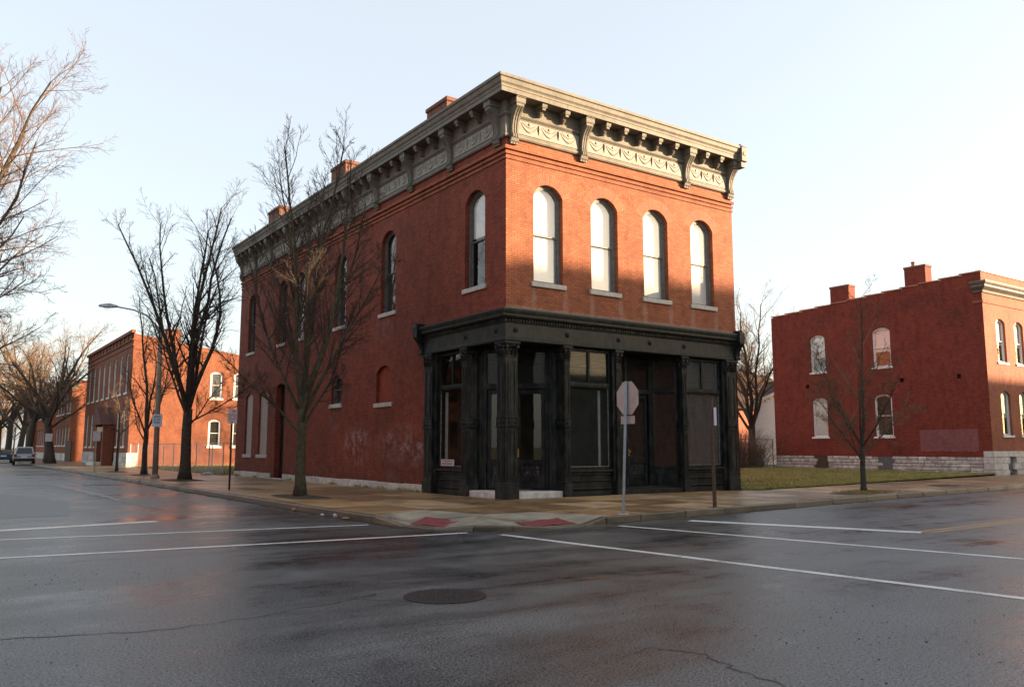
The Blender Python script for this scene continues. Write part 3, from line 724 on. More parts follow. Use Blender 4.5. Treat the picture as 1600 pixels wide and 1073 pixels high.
MB().poly([SD(u, z, .12) for u, z in outline(blind, 0, 12)], True).build('brick_infill', M['infill'], bld)
MB().mbox(SD, 7.36, 8.86, 3.16, 3.319, -.06, .11).build('sill', M['sill'], bld, bevel=.012)
for o in brd:
    mbw = MB().poly([SD(u, z, .1) for u, z in outline(o, 0, 12)], True).build('window_boarding', M['board'], bld)
    MB().mbox(SD, o[0]+.04, o[1]-.04, 2.55, 2.58, .085, .099).build('batten', M['board'], mbw); MB().mbox(SD, o[0]-.12, o[1]+.12, o[2]-.17, o[2]-.001, -.06, .09).build('sill', M['sill'], mbw, bevel=.012)
# dark side door at the back of its opening
sdo = MB().poly([SD(u, z, .28) for u, z in outline(sdoor, 0, 12)], True).build('side_door', M['doorpaint'], bld)
for (a, b, c, d) in ((18.9, 19.28, .5, 1.4), (19.42, 19.8, .5, 1.4), (18.9, 19.28, 1.55, 3.0), (19.42, 19.8, 1.55, 3.0)):
    MB().mbox(SD, a, b, c, d, .262, .279).build('panel', M['doorpaint'], sdo, bevel=.01)
MB().mbox(SD, 18.75, 19.95, 3.2, 3.32, .2, .279).build('transom_bar', M['doorpaint'], sdo); MB().mbox(SD, 18.6, 20.1, .151, .2, -.12, .27).build('threshold', M['limestone'], sdo)
# limestone base course, stone by stone
y = 4.95
while y < D_ - .2:
    L = rng.uniform(.85, 1.5); y2 = min(D_, y+L)
    if not (y2 > 18.7 and y < 20.0): MB().box(-.035 - rng.uniform(0, .012), y+.006, .13, .02, y2-.006, .40 + rng.uniform(-.015, .015)).build('base_stone', M['limestone'], ws, bevel=.012)
    y = y2
# brick string courses
for z0, z1, pr in ((10.46, 10.535, .035), (10.61, 10.685, .05), (10.76, 10.86, .075)):
    mb = MB(); sweep(mb, [(W_+pr*.9, 0, (0, -1)), (0, 0, (-1, -1)), (0, D_, (-1, 0))], [(0, z0), (pr, z0), (pr, z1), (0, z1+.015)])
    mb.build('string_course', M['brick_front_sunlit'], bld, fixn=True)
# ---------------- main cornice
prof = [(.0, 11.13), (.06, 11.13), (.09, 11.17), (.09, 11.22), (.055, 11.25), (.05, 11.30), (.05, 11.80), (.075, 11.82), (.12, 11.87), (.12, 11.90), (.07, 11.92), (.06, 11.95), (.06, 12.33),
        (.50, 12.345), (.515, 12.33), (.515, 12.47), (.535, 12.475), (.535, 12.53), (.55, 12.56), (.585, 12.60), (.60, 12.66), (.615, 12.72), (.655, 12.745), (.66, 12.83), (.62, 12.84), (0, 12.90)]
mb = MB(); sweep(mb, [(W_, 0, (0, -1)), (0, 0, (-1, -1)), (0, D_, (-1, 0))], prof)
cor = mb.build('cornice', M['cornice'], bld, fixn=True)
def at_front(u): return lambda a, o, z: (u + a, -o, z)
def at_side(u): return lambda a, o, z: (-o, u + a, z)
def ext(mb, f, poly, a0, a1): return mb.prism([f(a0, o, z) for o, z in poly], [f(a1, o, z) for o, z in poly])
bprof = [(.045, 11.02), (.12, 11.02), (.135, 11.06), (.15, 11.10), (.175, 11.13), (.175, 11.22), (.14, 11.25), (.125, 11.36), (.135, 11.5), (.165, 11.64), (.22, 11.78), (.29, 11.89), (.37, 11.98), (.425, 12.04), (.425, 12.12), (.045, 12.12)]
mprof = [(.055, 11.99), (.13, 11.985), (.20, 12.0), (.24, 12.05), (.27, 12.10), (.34, 12.12), (.40, 12.13), (.40, 12.2), (.055, 12.2)]
def bracket(f, s=1.0, nm='bracket'):
    b = ext(MB(), f, bprof, -.15*s, .15*s).build(nm, M['cornice'], cor, fixn=True, bevel=.008)
    return b
def bracket_full(f):
    mb = MB(); ext(mb, f, bprof, -.14, .14)
    for a in (-.085, 0, .085): ext(mb, f, [(o+.02 if i not in (0, len(bprof)-1) else o, z) for i, (o, z) in enumerate(bprof)][4:14] + [(.1, 12.0), (.1, 11.2)], a-.024, a+.024)
    ext(mb, f, [(.05, 12.121), (.44, 12.121), (.455, 12.15), (.46, 12.15), (.46, 12.29), (.485, 12.30), (.485, 12.328), (.05, 12.328)], -.175, .175)
    ext(mb, f, [(.045, 10.99), (.11, 10.99), (.135, 11.018), (.045, 11.018)], -.17, .17)
    for a in (-.10, 0, .10): ext(mb, f, [(.03, 10.93), (.09, 10.93), (.10, 10.988), (.03, 10.988)], a-.035, a+.035)
    return mb.build('bracket', M['cornice'], cor, fixn=True)
def modillion(f):
    mb = MB(); ext(mb, f, mprof, -.06, .06); ext(mb, f, [(.06, 12.201), (.42, 12.201), (.445, 12.26), (.455, 12.33), (.06, 12.33)], -.095, .095)
    ext(mb, f, [(.13, 11.97), (.19, 11.965), (.25, 12.03), (.3, 12.085), (.2, 12.07)], -.03, .03)
    return mb.build('modillion', M['cornice'], cor, fixn=True)
def swag(f, w):
    mb = MB(); h = w/2*.86; pts = []
    for i in range(9): t = i/8*2-1; pts.append(Vector(f(t*h, .055, 11.70 - .27*(1-t*t))))
    mb.tube(pts, [.008, .014, .02, .026, .029, .026, .02, .014, .008], 5)
    pts = [Vector(f(t*h*.8, .056, 11.71 - .13*(1-t*t))) for t in (-1, -.5, 0, .5, 1)]; mb.tube(pts, [.008, .014, .018, .014, .008], 4)
    mb.tube([f(h*1.08, .065, 11.73), f(h*1.08, .065, 11.6), f(h*1.08, .06, 11.42)], [.022, .032, .008], 5)
    c = f(0, .05, 11.69); o = f(0, .08, 11.69); mb.tube([c, o], [.055, .03], 8)
    return mb.build('swag', M['frieze'], cor)
fb = [.25, 3.03, 7.87, 10.2]; sb = [.41, 3.22, 6.05, 8.85, 11.3, 13.6, 16.0, 18.45, 21.2, 23.75, 26.1]
for lst, F_, nm in ((fb, at_front, (2, 5, 2)), (sb, at_side, (2,)*10)):
    for b_ in lst: bracket_full(F_(b_))
    for (a, b_), n in zip(zip(lst, lst[1:]), nm):
        for i in range(n): modillion(F_(a + (b_-a)*(i+1)/(n+1)))
        L = (b_-a) - .42; k = n+1
        for i in range(k): swag(F_(a+.21+L*(i+.5)/k), L/k)
        x0, x1 = a+.19, b_-.19        # raised panel moulding round the swags
        ext(MB(), F_(0), [(.04, 11.31), (.054, 11.31), (.054, 11.785), (.04, 11.785)], x0, x1).build('frieze_panel', M['frieze'], cor, fixn=True)
        mb = MB(); f = F_(0)
        for z in (11.315, 11.775): ext(mb, f, [(.045, z-.014), (.068, z-.008), (.068, z+.008), (.045, z+.014)], x0, x1)
        mb.build('panel_moulding', M['cornice'], cor, fixn=True)
# end block with pointed cap at the right-hand end
mb = MB(); mb.box(W_-.14, -.70, 12.27, W_+.16, -.30, 12.80); mb.add([(W_-.15, -.71, 12.80), (W_+.17, -.71, 12.80), (W_+.17, -.29, 12.80), (W_-.15, -.29, 12.80), (W_+.01, -.5, 13.0)], [(0,1,4),(1,2,4),(2,3,4),(3,0,4),(3,2,1,0)])
mb.lathe([(.09, -.02), (.09, .02), (.05, .03), (.04, .015), (.02, .02)], (W_+.01, -.70, 12.55), 10, 'y'); mb.box(W_-.1, -.62, 12.05, W_+.12, -.02, 12.26)
mb.build('end_block', M['cornice'], cor, bevel=.01)
# chimneys
def chimney(x0, y0, x1, y1, z1, par=bld, mat='brick_chim', zb=ZT):
    c = MB().box(x0, y0, zb, x1, y1, z1-.16).build('chimney', M[mat], par); MB().box(x0-.05, y0-.05, z1-.159, x1+.05, y1+.05, z1).build('chimney_cap', M[mat], c, bevel=.02); return c
chimney(.4, 4.3, .95, 5.75, 14.1); chimney(.35, 13.0, .95, 14.6, 14.3); chimney(.35, 21.5, .95, 23.2, 14.3)

# ---------------- cast iron shopfront
PH = 4.82
def column(name, x0, x1, y0, y1, faces, scale=1.0, bsz=.05):
    """panelled cast-iron pier: shaft with raised panel beads, band with rosettes, capital, plinth"""
    col = MB().box(x0, y0, .62, x1, y1, 4.34).build(name, M['iron'], bld)
    mb = MB(); mb.box(x0-bsz, y0-bsz, .13, x1+bsz*.6, y1+bsz*.6, .56); mb.box(x0-bsz*.55, y0-bsz*.55, .561, x1+bsz*.3, y1+bsz*.3, .62); mb.build('plinth', M['iron_worn'], col, bevel=.012)
    mb = MB(); mb.box(x0-.025, y0-.025, 2.30, x1+.015, y1+.015, 2.52); mb.box(x0-.04, y0-.04, 2.27, x1+.025, y1+.025, 2.30); mb.box(x0-.04, y0-.04, 2.52, x1+.025, y1+.025, 2.55); mb.build('band', M['iron'], col, bevel=.008)
    bead = MB(); ros = []; leaf = MB()
    for (m, u0, u1) in faces:
        wd = u1-u0; e = min(.085, wd*.2); t = min(.028, wd*.1)
        for za, zb in ((.78, 2.16), (2.68, 4.22)):
            for (a, b, c, d) in ((u0+e, u0+e+t, za, zb), (u1-e-t, u1-e, za, zb), (u0+e+t, u1-e-t, za, za+t), (u0+e+t, u1-e-t, zb-t, zb)): bead.mbox(m, a, b, c, d, -.016, .002)
            if wd > .3: bead.mbox(m, u0+e+3*t, u1-e-3*t, za+3*t, zb-3*t, -.008, .002)
        k = max(1, int(wd/.15))
        for i in range(k):
            c = m(u0 + wd*(i+.5)/k, 2.41, -.025); o = m(u0 + wd*(i+.5)/k, 2.41, -.055); ros.append(MB().tube([c, o], [.055, .022], 8))
        # acanthus leaves and volutes on the capital
        kk = max(2, int(wd/.11))
        for i in range(kk):
            u = u0 + wd*(i+.5)/kk; leaf.tube([m(u, 4.40, -.01), m(u, 4.50, -.035), m(u, 4.58, -.075), m(u, 4.56, -.105)], [.034, .042, .03, .012], 5)
        for u in (u0+.02, u1-.02): leaf.lathe([(.05, -.02), (.055, .0), (.035, .022), (.012, .03)], m(u, 4.66, -.05), 8, 'y' if not m.flip else 'x')
        leaf.tube([m(u0+wd*.25, 4.66, -.04), m((u0+u1)/2, 4.69, -.075), m(u0+wd*.75, 4.66, -.04)], [.02, .045, .02], 6)
    bead.build('panel_bead', M['iron_worn'], col); [q_.build('rosette', M['iron'], col) for q_ in ros]
    mb = MB(); mb.box(x0-.02, y0-.02, 4.341, x1+.012, y1+.012, 4.39); mb.box(x0-.005, y0-.005, 4.391, x1+.003, y1+.003, 4.60)
    A = [(x0, y0), (x1, y0), (x1, y1), (x0, y1)]; B = [(x0-.075, y0-.075), (x1+.05, y0-.075), (x1+.05, y1+.03), (x0-.075, y1+.03)]
    mb.prism([(x, y, 4.60) for x, y in A], [(x, y, 4.735) for x, y in B]); mb.box(x0-.085, y0-.085, 4.736, x1+.055, y1+.035, PH)
    cp = mb.build('capital', M['iron'], col, bevel=.006); leaf.build('capital_leaf', M['iron_worn'], col)
    return col
column('corner_column', 0, .43, 0, .47, [(Front(0), 0, .43), (Side(0), 0, .47)])
column('pilaster', 2.2, 2.42, -.03, .40, [(Front(-.03), 2.2, 2.42), (Side(2.2), -.0, .38)])
column('pilaster', 4.36, 4.58, -.03, .3, [(Front(-.03), 4.36, 4.58), (Side(4.36), 0, .15)])
column('pilaster', 7.43, 7.66, -.03, .3, [(Front(-.03), 7.43, 7.66), (Side(7.43), 0, .28)])
column('pilaster', 9.72, 10.22, -.05, .25, [(Front(-.05), 9.72, 10.22), (Side(9.72), -.05, .12)])
column('pilaster', -.03, .34, 2.1, 2.44, [(Side(-.03), 2.1, 2.44), (Front(2.1), -.0, .32)])
column('pilaster', -.05, .3, 4.32, 4.85, [(Side(-.05), 4.32, 4.85), (Front(4.32), 0, .12)])
# entablature
ep = [(.0, PH+.003), (.06, PH+.003), (.085, 4.85), (.085, 4.90), (.06, 4.93), (.05, 4.95), (.05, 5.36), (.075, 5.375), (.09, 5.40), (.09, 5.49), (.13, 5.50), (.21, 5.52), (.235, 5.56), (.235, 5.61), (.25, 5.63), (.275, 5.665), (.285, 5.70), (.30, 5.71), (.30, 5.755), (.285, 5.762), (0, 5.835)]
mb = MB(); sweep(mb, [(W_-.05, 0, (0, -1)), (0, 0, (-1, -1)), (0, 5.0, (-1, 0))], ep)
ent = mb.build('shopfront_cornice', M['iron_frieze'], bld, fixn=True)
mb = MB(); sweep(mb, [(W_-.05, 0, (0, -1)), (0, 0, (-1, -1)), (0, 5.0, (-1, 0))], [(.0, 5.842), (.27, 5.772), (.27, 5.776), (0, 5.858)]); mb.build('weathered_ledge', M['ledge'], ent, fixn=True)
mb = MB(); u = .02
while u < W_-.15: mb.box(u, -.135, 5.415, u+.055, -.088, 5.485); u += .105
u = .02
while u < 4.95: mb.box(-.135, u, 5.415, -.088, u+.055, 5.485); u += .105
s_ = mb.build('dentil', M['iron'], ent); s_['kind'] = 'stuff'
for u in (.33, 2.31, 4.47, 5.9, 7.55): MB().lathe([(.085, -.0), (.085, -.02), (.055, -.035), (.05, -.02), (.03, -.025), (.02, -.05)], (u, -.05, 5.16), 12, 'y').build('rosette', M['iron'], ent, fixn=True)
for u in (.45, 2.2): MB().lathe([(.085, -.0), (.085, -.02), (.055, -.035), (.05, -.02), (.03, -.025), (.02, -.05)], (-.05, u, 5.16), 12, 'x').build('rosette', M['iron'], ent, fixn=True)
cprof = [(.05, 4.83), (.15, 4.83), (.16, 4.92), (.13, 4.98), (.14, 5.10), (.19, 5.22), (.27, 5.32), (.33, 5.38), (.36, 5.42), (.36, 5.80), (.30, 5.90), (.05, 5.90)]
for F_, u in ((at_front, W_-.08), (at_side, 5.02)):
    mb = MB(); f = F_(u); ext(mb, f, cprof, -.12, .12); ext(mb, f, [(.05, 5.43), (.375, 5.43), (.375, 5.78), (.05, 5.78)], -.145, .145)
    for a in (-.06, .06): ext(mb, f, [(o+.015, z) for o, z in cprof[2:9]] + [(.1, 5.3), (.1, 4.95)], a-.025, a+.025)
    mb.add([f(-.15, .385, 5.781), f(.15, .385, 5.781), f(.15, .05, 5.781), f(-.15, .05, 5.781), f(0, .36, 5.93), f(0, .05, 5.93)], [(0,1,4), (1,2,5,4), (2,3,5), (3,0,4,5)])
    mb.build('end_console', M['iron'], ent, fixn=True, bevel=.006)
# ceiling over recesses and behind the fascia
mb = MB(); mb.box(.03, .03, PH+.02, W_-.06, 5.0, PH+.06); mb.build('recess_ceiling', M['iron'], bld)
# shop windows
def shopwin(m, u0, u1, gm, lights=2, d=.12, z0=.15):
    mb = MB(); fr = M['iron']; 
    mb.mbox(m, u0, u1, z0, .30, d-.03, d+.16); mb.mbox(m, u0, u1, .301, .88, d+.03, d+.14)     # bulkhead
    bk = mb.build('bulkhead', M['iron_worn'], bld, bevel=.008)
    bd = MB()
    for (a, b, c, e) in ((u0+.03, u1-.03, .345, .40), (u0+.03, u1-.03, .60, .635), (u0+.03, u1-.03, .80, .879)): bd.mbox(m, a, b, c, e, d-.02, d+.031)
    bd.build('bulkhead_moulding', M['iron_worn'], bk, bevel=.012)
    MB().mbox(m, u0-.01, u1+.01, .89, .965, d-.08, d+.14).build('sill', M['iron_worn'], bk, bevel=.012)
    f = MB(); fw = .09
    for (a, b, c, e) in ((u0, u0+fw, .966, 4.80), (u1-fw, u1, .966, 4.80), (u0+fw, u1-fw, .966, 1.05), (u0+fw, u1-fw, 4.70, 4.80)): f.mbox(m, a, b, c, e, d, d+.12)
    f.mbox(m, u0+fw, u1-fw, 3.56, 3.72, d-.025, d+.12); f.mbox(m, u0+fw+.01, u1-fw-.01, 3.60, 3.64, d-.045, d-.024)
    for k in range(1, lights): c = u0 + (u1-u0)*k/lights; f.mbox(m, c-.04, c+.04, 3.721, 4.699, d+.005, d+.11)
    o = f.build('shop_window', fr, bld, bevel=.01)
    t = MB()
    for (a, b, c, e) in ((u0+fw, u0+fw+.02, 1.05, 3.56), (u1-fw-.02, u1-fw, 1.05, 3.56), (u0+fw+.02, u1-fw-.02, 1.05, 1.075)): t.mbox(m, a, b, c, e, d+.02, d+.05)
    t.build('glazing_bead', M['ledge'], o)
    MB().poly([m(a, z, d+.06) for a, z in ((u0+fw, 1.05), (u1-fw, 1.05), (u1-fw, 3.56), (u0+fw, 3.56))], m.flip).build('pane', gm, o)
    for k in range(lights):
        a, b = u0 + (u1-u0)*k/lights, u0 + (u1-u0)*(k+1)/lights; a = a+fw if k == 0 else a+.04; b = b-fw if k == lights-1 else b-.04
        MB().poly([m(q, z, d+.06) for q, z in ((a, 3.72), (b, 3.72), (b, 4.70), (a, 4.70))], m.flip).build('pane', gm, o)
    return o
w1 = shopwin(FR, 2.43, 4.24, M['glass_dirty']); MB().mbox(FR, 4.241, 4.36, .15, 4.81, .02, .2).build('jamb', M['iron'], bld)
w3 = shopwin(FR, 7.67, 9.55, M['glass_dusty']); MB().mbox(FR, 9.551, 9.72, .15, 4.81, .02, .2).build('jamb', M['iron'], bld)
ws_ = shopwin(SD, 2.45, 4.15, M['glass_clear']); MB().mbox(SD, 4.151, 4.32, .15, 4.81, .02, .2).build('jamb', M['iron'], bld)
# blinds, curtain edges and displays behind the shop glass
MB().mbox(FR, 3.86, 3.95, 1.06, 3.5, .32, .34).build('curtain_edge', M['curtain'], w1); MB().mbox(SD, 3.86, 4.02, 1.06, 3.5, .3, .32).build('curtain_edge', M['curtain'], ws_)
nt_ = thing('window_notice', (.1, 3.5, 1.06), 'small pale notice board standing in the left shop window', 'notice')
MB().mbox(SD, 3.12, 3.92, 1.062, 1.27, .10, .125).build('board', M['signwhite'], nt_)
mbk = MB()
for k in range(9): mbk.mbox(SD, 3.18+k*.075, 3.23+k*.075, 1.20, 1.235, .097, .0995)
mbk.build('lettering', M['ink'], nt_); mbk = MB()
for k in range(7): mbk.mbox(SD, 3.2+k*.095, 3.27+k*.095, 1.10, 1.16, .097, .0995)
mbk.build('lettering', M['signred'], nt_)
# corner entrance: stone step and double doors on the diagonal
st = MB(); st.box(.035, .035, .13, 2.19, 2.09, .335); st.build('entrance_step', M['limestone'], bld, bevel=.02)
DG = Diag((.36, 2.22), (2.2, .38)); L = DG.L
def pdoor(m, u0, u1, z0, z1, par, gm, d=.05, handle=None, name='door'):
    e = .13; f = MB()
    for (a, b, c, q) in ((u0, u0+e, z0, z1), (u1-e, u1, z0, z1), (u0+e, u1-e, z1-.15, z1), (u0+e, u1-e, z0, z0+.2), (u0+e, u1-e, 1.12, 1.28)): boxm(f, m, a, b, c, q, d, d+.06)
    boxm(f, m, u0+e, u1-e, z0+.2, 1.12, d+.025, d+.045)
    o = f.build(name, M['doorpaint'], par, bevel=.008)
    p = MB()
    for (c, q) in ((z0+.26, .66), (.74, 1.07)): boxm(p, m, u0+e+.06, u1-e-.06, c, q, d+.008, d+.026)
    p.build('panel', M['doorpanel'], o, bevel=.01)
    MB().poly([m(a, z, d+.03) for a, z in ((u0+e, 1.28), (u1-e, 1.28), (u1-e, z1-.15), (u0+e, z1-.15))], m.flip).build('pane', gm, o)
    if handle is not None:
        h = MB(); boxm(h, m, handle-.025, handle+.025, 1.36, 1.62, d-.008, d+.001); c = m(handle, 1.52, d-.05); h.tube([m(handle, 1.52, d-.005), c], [.012, .012], 6); h.lathe([(.01, -.03), (.03, -.015), (.034, 0), (.03, .015), (.01, .03)], c, 10); h.build('handle', M['brass'], o)
    return o
def boxm(mb, m, u0, u1, z0, z1, d0, d1):
    A = [m(u0, z0, d0), m(u1, z0, d0), m(u1, z0, d1), m(u0, z0, d1)]; B = [m(u0, z1, d0), m(u1, z1, d0), m(u1, z1, d1), m(u0, z1, d1)]; return mb.prism(A, B)
f = MB(); a0, a1 = .36, L-.36
boxm(f, DG, -.1, a0-.09, .336, 4.8, .02, .12); boxm(f, DG, a1+.09, L+.1, .336, 4.8, .02, .12)
for (a, b, c, e, q) in ((a0-.09, a0, .336, 4.8, -.03), (a1, a1+.09, .336, 4.8, -.03), (a0, a1, 3.50, 3.68, -.02), (a0, a1, 4.66, 4.8, -.02), (a0, a1, .336, .37, -.04)): boxm(f, DG, a, b, c, e, q, .12)
for a in (a0-.22, a1+.16): boxm(f, DG, a, a+.06, .5, 4.6, .0, .021)
ef = f.build('entrance_frame', M['iron'], bld, bevel=.008)
mid = (a0+a1)/2
pdoor(DG, a0+.01, mid-.006, .38, 3.49, bld, M['glass_clear']); pdoor(DG, mid+.006, a1-.01, .38, 3.49, bld, M['glass_clear'], handle=mid+.07)
MB().poly([DG(a, z, .06) for a, z in ((a0, 3.68), (a1, 3.68), (a1, 4.66), (a0, 4.66))], False).build('transom_pane', M['glass_dirty'], ef)
# second recessed entrance between the shop windows
RB = Front(.95); SR = Diag((6.86, .95), (7.43, .26)); SLf = Diag((4.58, .26), (5.66, .95)); f = MB()
boxm(f, RB, 5.6, 5.72, .15, 4.81, -.03, .1); boxm(f, RB, 6.74, 6.88, .15, 4.81, -.03, .1)
for (a, b, c, e, q) in ((5.72, 6.74, 3.50, 3.66, -.03), (5.72, 6.74, 4.68, 4.81, -.02), (5.72, 6.74, .30, .36, -.05)): boxm(f, RB, a, b, c, e, q, .1)
for S_ in (SR, SLf):
    for (a, b, c, e, q) in ((0, .09, .3, 4.81, -.01), (S_.L-.07, S_.L, .3, 4.81, -.01), (.09, S_.L-.07, 3.56, 3.70, -.02), (.09, S_.L-.07, 4.68, 4.81, -.01), (.09, S_.L-.07, .30, .94, .0), (.09, S_.L-.07, .941, 1.02, -.03)): boxm(f, S_, a, b, c, e, q, .09)
    boxm(f, S_, .14, S_.L-.12, .45, .80, -.02, .001)
rf = f.build('recess_frame', M['iron'], bld, bevel=.008)
MB().box(4.59, .0, .13, 7.42, .94, .30).build('recess_step', M['iron_worn'], bld, bevel=.012)
pdoor(RB, 5.75, 6.71, .37, 3.49, bld, M['glass_dirty'], handle=5.82)
MB().poly([RB(a, z, .05) for a, z in ((5.72, 3.66), (6.74, 3.66), (6.74, 4.68), (5.72, 4.68))], False).build('transom_pane', M['glass_dirty'], rf)
for S_ in (SR, SLf):
    for z0, z1 in ((1.02, 3.56), (3.70, 4.68)): MB().poly([S_(a, z, .05) for a, z in ((.09, z0), (S_.L-.07, z0), (S_.L-.07, z1), (.09, z1))], False).build('splayed_pane', M['glass_dirty'], rf)
# ------------------------------------------------------------------ neighbouring building on the right
X2, Y2 = 33.9, 2.15
rb = thing('brick_building', (X2, Y2, .2), 'two storey red brick building with two chimneys and stone base beyond the grass lot', 'building')
S2, F2 = Side(X2), Front(Y2)
def par_top(u): return 11.48 - (u-Y2)*(11.48-10.62)/(16.4-Y2)
r_up = [(12.25, 13.36, 6.57, 8.8, 9.05), (7.72, 8.9, 6.57, 8.78, 9.03)]; r_lo = [(12.28, 13.38, 2.34, 4.68, 4.9), (7.82, 8.98, 2.32, 4.68, 4.92)]
holes = [(3.6, 3.82, 5.55, 5.8, 5.8), (7.0, 7.25, 5.55, 5.8, 5.8), (13.55, 13.8, 5.55, 5.8, 5.8)]
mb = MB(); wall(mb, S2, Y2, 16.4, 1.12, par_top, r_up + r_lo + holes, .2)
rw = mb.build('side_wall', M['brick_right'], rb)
for o in holes: MB().poly([S2(u, z, .19) for u, z in outline(o, 0)], True).build('vent_hole', M['interior'], rb)
mb = MB()
rfo = [(X2+1.35+i*2.2, X2+2.45+i*2.2, z, z+2.25, z+2.5) for i in range(7) for z in (2.33, 6.45)]
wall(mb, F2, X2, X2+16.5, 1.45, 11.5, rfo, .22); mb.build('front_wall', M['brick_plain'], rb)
mb = MB(); wall(mb, East(X2+16.5), Y2, 16.4, .1, 10.6, []); wall(mb, Back(16.4), X2, X2+16.5, .1, 10.6, []); mb.build('rear_wall', M['brick_plain'], rb)
MB().box(X2+.22, Y2+.22, 10.2, X2+16.3, 16.2, 10.4).build('roof', M['roof'], rb)
MB().box(X2+.3, Y2+.4, .2, X2+.4, 16.0, 10.1).build('interior_wall', M['interior'], rb); MB().box(X2+.3, Y2+.3, .2, X2+12, Y2+.4, 10.1).build('interior_wall', M['interior'], rb)
for o in r_up: window(rb, S2, o, M['white'], M['glass'], M['shade'], sillm=M['white'], d=.08, shade_z=o[2]+.95, sillh=.11)
for i, o in enumerate(r_lo): window(rb, S2, o, M['white'], M['glass'], M['board'] if i == 0 else M['interior'], sillm=M['white'], d=.08, sillh=.11)
for o in rfo: window(rb, F2, o, M['white'], M['glass'], M['shade'], sillm=M['white'], d=.12, shade_z=o[2]+1.0, sillh=.12)
# tile coping steps along the parapet
u = Y2
while u < 16.4:
    u2 = min(16.4, u+1.19); MB().box(X2-.05, u+.004, par_top(u)-.01, X2+.28, u2-.004, par_top(u)+.055).build('coping_tile', M['terracotta'], rb); u = u2
MB().box(X2-.02, Y2-.06, 11.5, X2+16.5, Y2+.3, 11.56).build('coping', M['limestone'], rb)
# stone base: coursed rubble on the side, dressed stone on the front, each stone a part
MB().box(X2+.03, Y2+.55, .1, X2+.2, 16.4, 1.13).build('base_mortar', M['mortar'], rb)
zc = [.1, .33, .53, .72, .93, 1.13]
for a, b in zip(zc, zc[1:]):
    u = Y2+.55
    while u < 16.35:
        u2 = min(16.4, u + rng.uniform(.35, .95))
        if not (12.35 < (u+u2)/2 < 13.45 or 7.85 < (u+u2)/2 < 9.0) : MB().box(X2 - rng.uniform(.0, .035), u+.012, a+.01, X2+.1, u2-.012, b-.01).build('base_stone', M['stone_rough'], rb, bevel=.03)
        u = u2
for (a, b) in ((12.4, 13.4), (7.9, 8.95)): MB().box(X2+.02, a, .15, X2+.06, b, 1.12).build('cellar_hatch', M['rust'] if a > 10 else M['frame_dark'], rb)
MB().box(X2-.035, Y2-.05, 1.14, X2+16.5, Y2+.5, 1.45).build('base_course', M['limestone'], rb, bevel=.015)
u = X2-.03; k = 0
for a, b in ((.1, .42), (.42, .78), (.78, 1.135)):
    MB().box(X2-.03, Y2-.045, a+.006, X2+.0, Y2+.54, b-.006).build('base_stone', M['limestone'], rb, bevel=.015)
    u = X2
    while u < X2+16.3:
        u2 = u + rng.uniform(.7, 1.1)
        if not any(X2+1.45+i*2.2 < (u+u2)/2 < X2+2.4+i*2.2 for i in range(5)): MB().box(u+.006, Y2-.04, a+.006, u2-.006, Y2+.3, b-.006).build('base_stone', M['limestone'], rb, bevel=.015)
        u = u2
for i in range(5): MB().box(X2+1.4+i*2.2, Y2+.1, .25, X2+2.4+i*2.2, Y2+.2, 1.1).build('cellar_window', M['frame_dark'], rb)
# painted wooden cornice on the front
mb = MB(); sweep(mb, [(X2+16.5, Y2, (0, -1)), (X2, Y2, (-1, -1)), (X2, Y2+.45, (-1, 0))], [(0, 10.30), (.08, 10.30), (.12, 10.42), (.30, 10.55), (.34, 10.60), (.34, 10.68), (.42, 10.76), (.46, 10.84), (.46, 10.90), (0, 10.97)])
mb.build('front_cornice', M['cornice'], rb, fixn=True)
mb = MB(); sweep(mb, [(X2+16.5, Y2, (0, -1)), (X2, Y2, (-1, -1)), (X2, Y2+.5, (-1, 0))], [(0, 9.72), (.05, 9.72), (.05, 9.86), (0, 9.88)]); mb.build('string_course', M['brick_plain'], rb, fixn=True)
def rchim(u0, u1, z1, x0=.05, x1=.75):
    c = MB().box(X2+x0, u0, 10.0, X2+x1, u1, z1-.14).build('chimney', M['brick_right'], rb); MB().box(X2+x0-.04, u0-.04, z1-.139, X2+x1+.04, u1+.04, z1).build('chimney_cap', M['brick_chim'], c, bevel=.02); return c
rchim(10.35, 11.7, 12.1); c = rchim(5.3, 6.6, 12.5)
MB().lathe([(.12, 0), (.10, .25), (.13, .27), (.13, .33)], (X2+.4, 6.2, 12.49), 10).build('chimney_pot', M['terracotta'], c)

# ------------------------------------------------------------------ school-like building up the left street
sc = thing('brick_building', (-1, 51, .15), 'long red brick building with tall narrow windows and gabled porch up the side street', 'building')
XS, YS = -1.0, 51.1
SS, FS = Side(XS), Front(YS)
sfo = [(YS+1.6+i*2.75, YS+2.75+i*2.75, 6.1, 9.0, 9.3) for i in range(8)]; slo = [(YS+1.6+i*2.75, YS+2.75+i*2.75, 1.75, 4.6, 4.9) for i in range(8) if i not in (2, 3)]
mb = MB(); wall(mb, SS, YS, 74.5, 1.25, 11.0, sfo + slo, .25); mb.build('front_wall', M['brick_school'], sc)
def sc_top(u): return 10.75 - (u-XS)*.145
sso = [(5.1+i*1.95, 6.12+i*1.95, z, z+2.0, z+2.22) for i in (0, 1, 2) for z in (5.75, 1.75)]
mb = MB(); wall(mb, FS, XS, 16, .15, sc_top, sso, .2); mb.build('side_wall', M['brick_school'], sc)
mb = MB(); wall(mb, East(16), YS, 74.5, .15, 8.2, []); wall(mb, Back(74.5), XS, 16, .15, 10.8, []); mb.poly([(XS+.3, YS+.3, 10.0), (16, YS+.3, 8.0), (16, 74.4, 8.0), (XS+.3, 74.4, 10.0)]); mb.build('rear_wall', M['brick_plain'], sc)
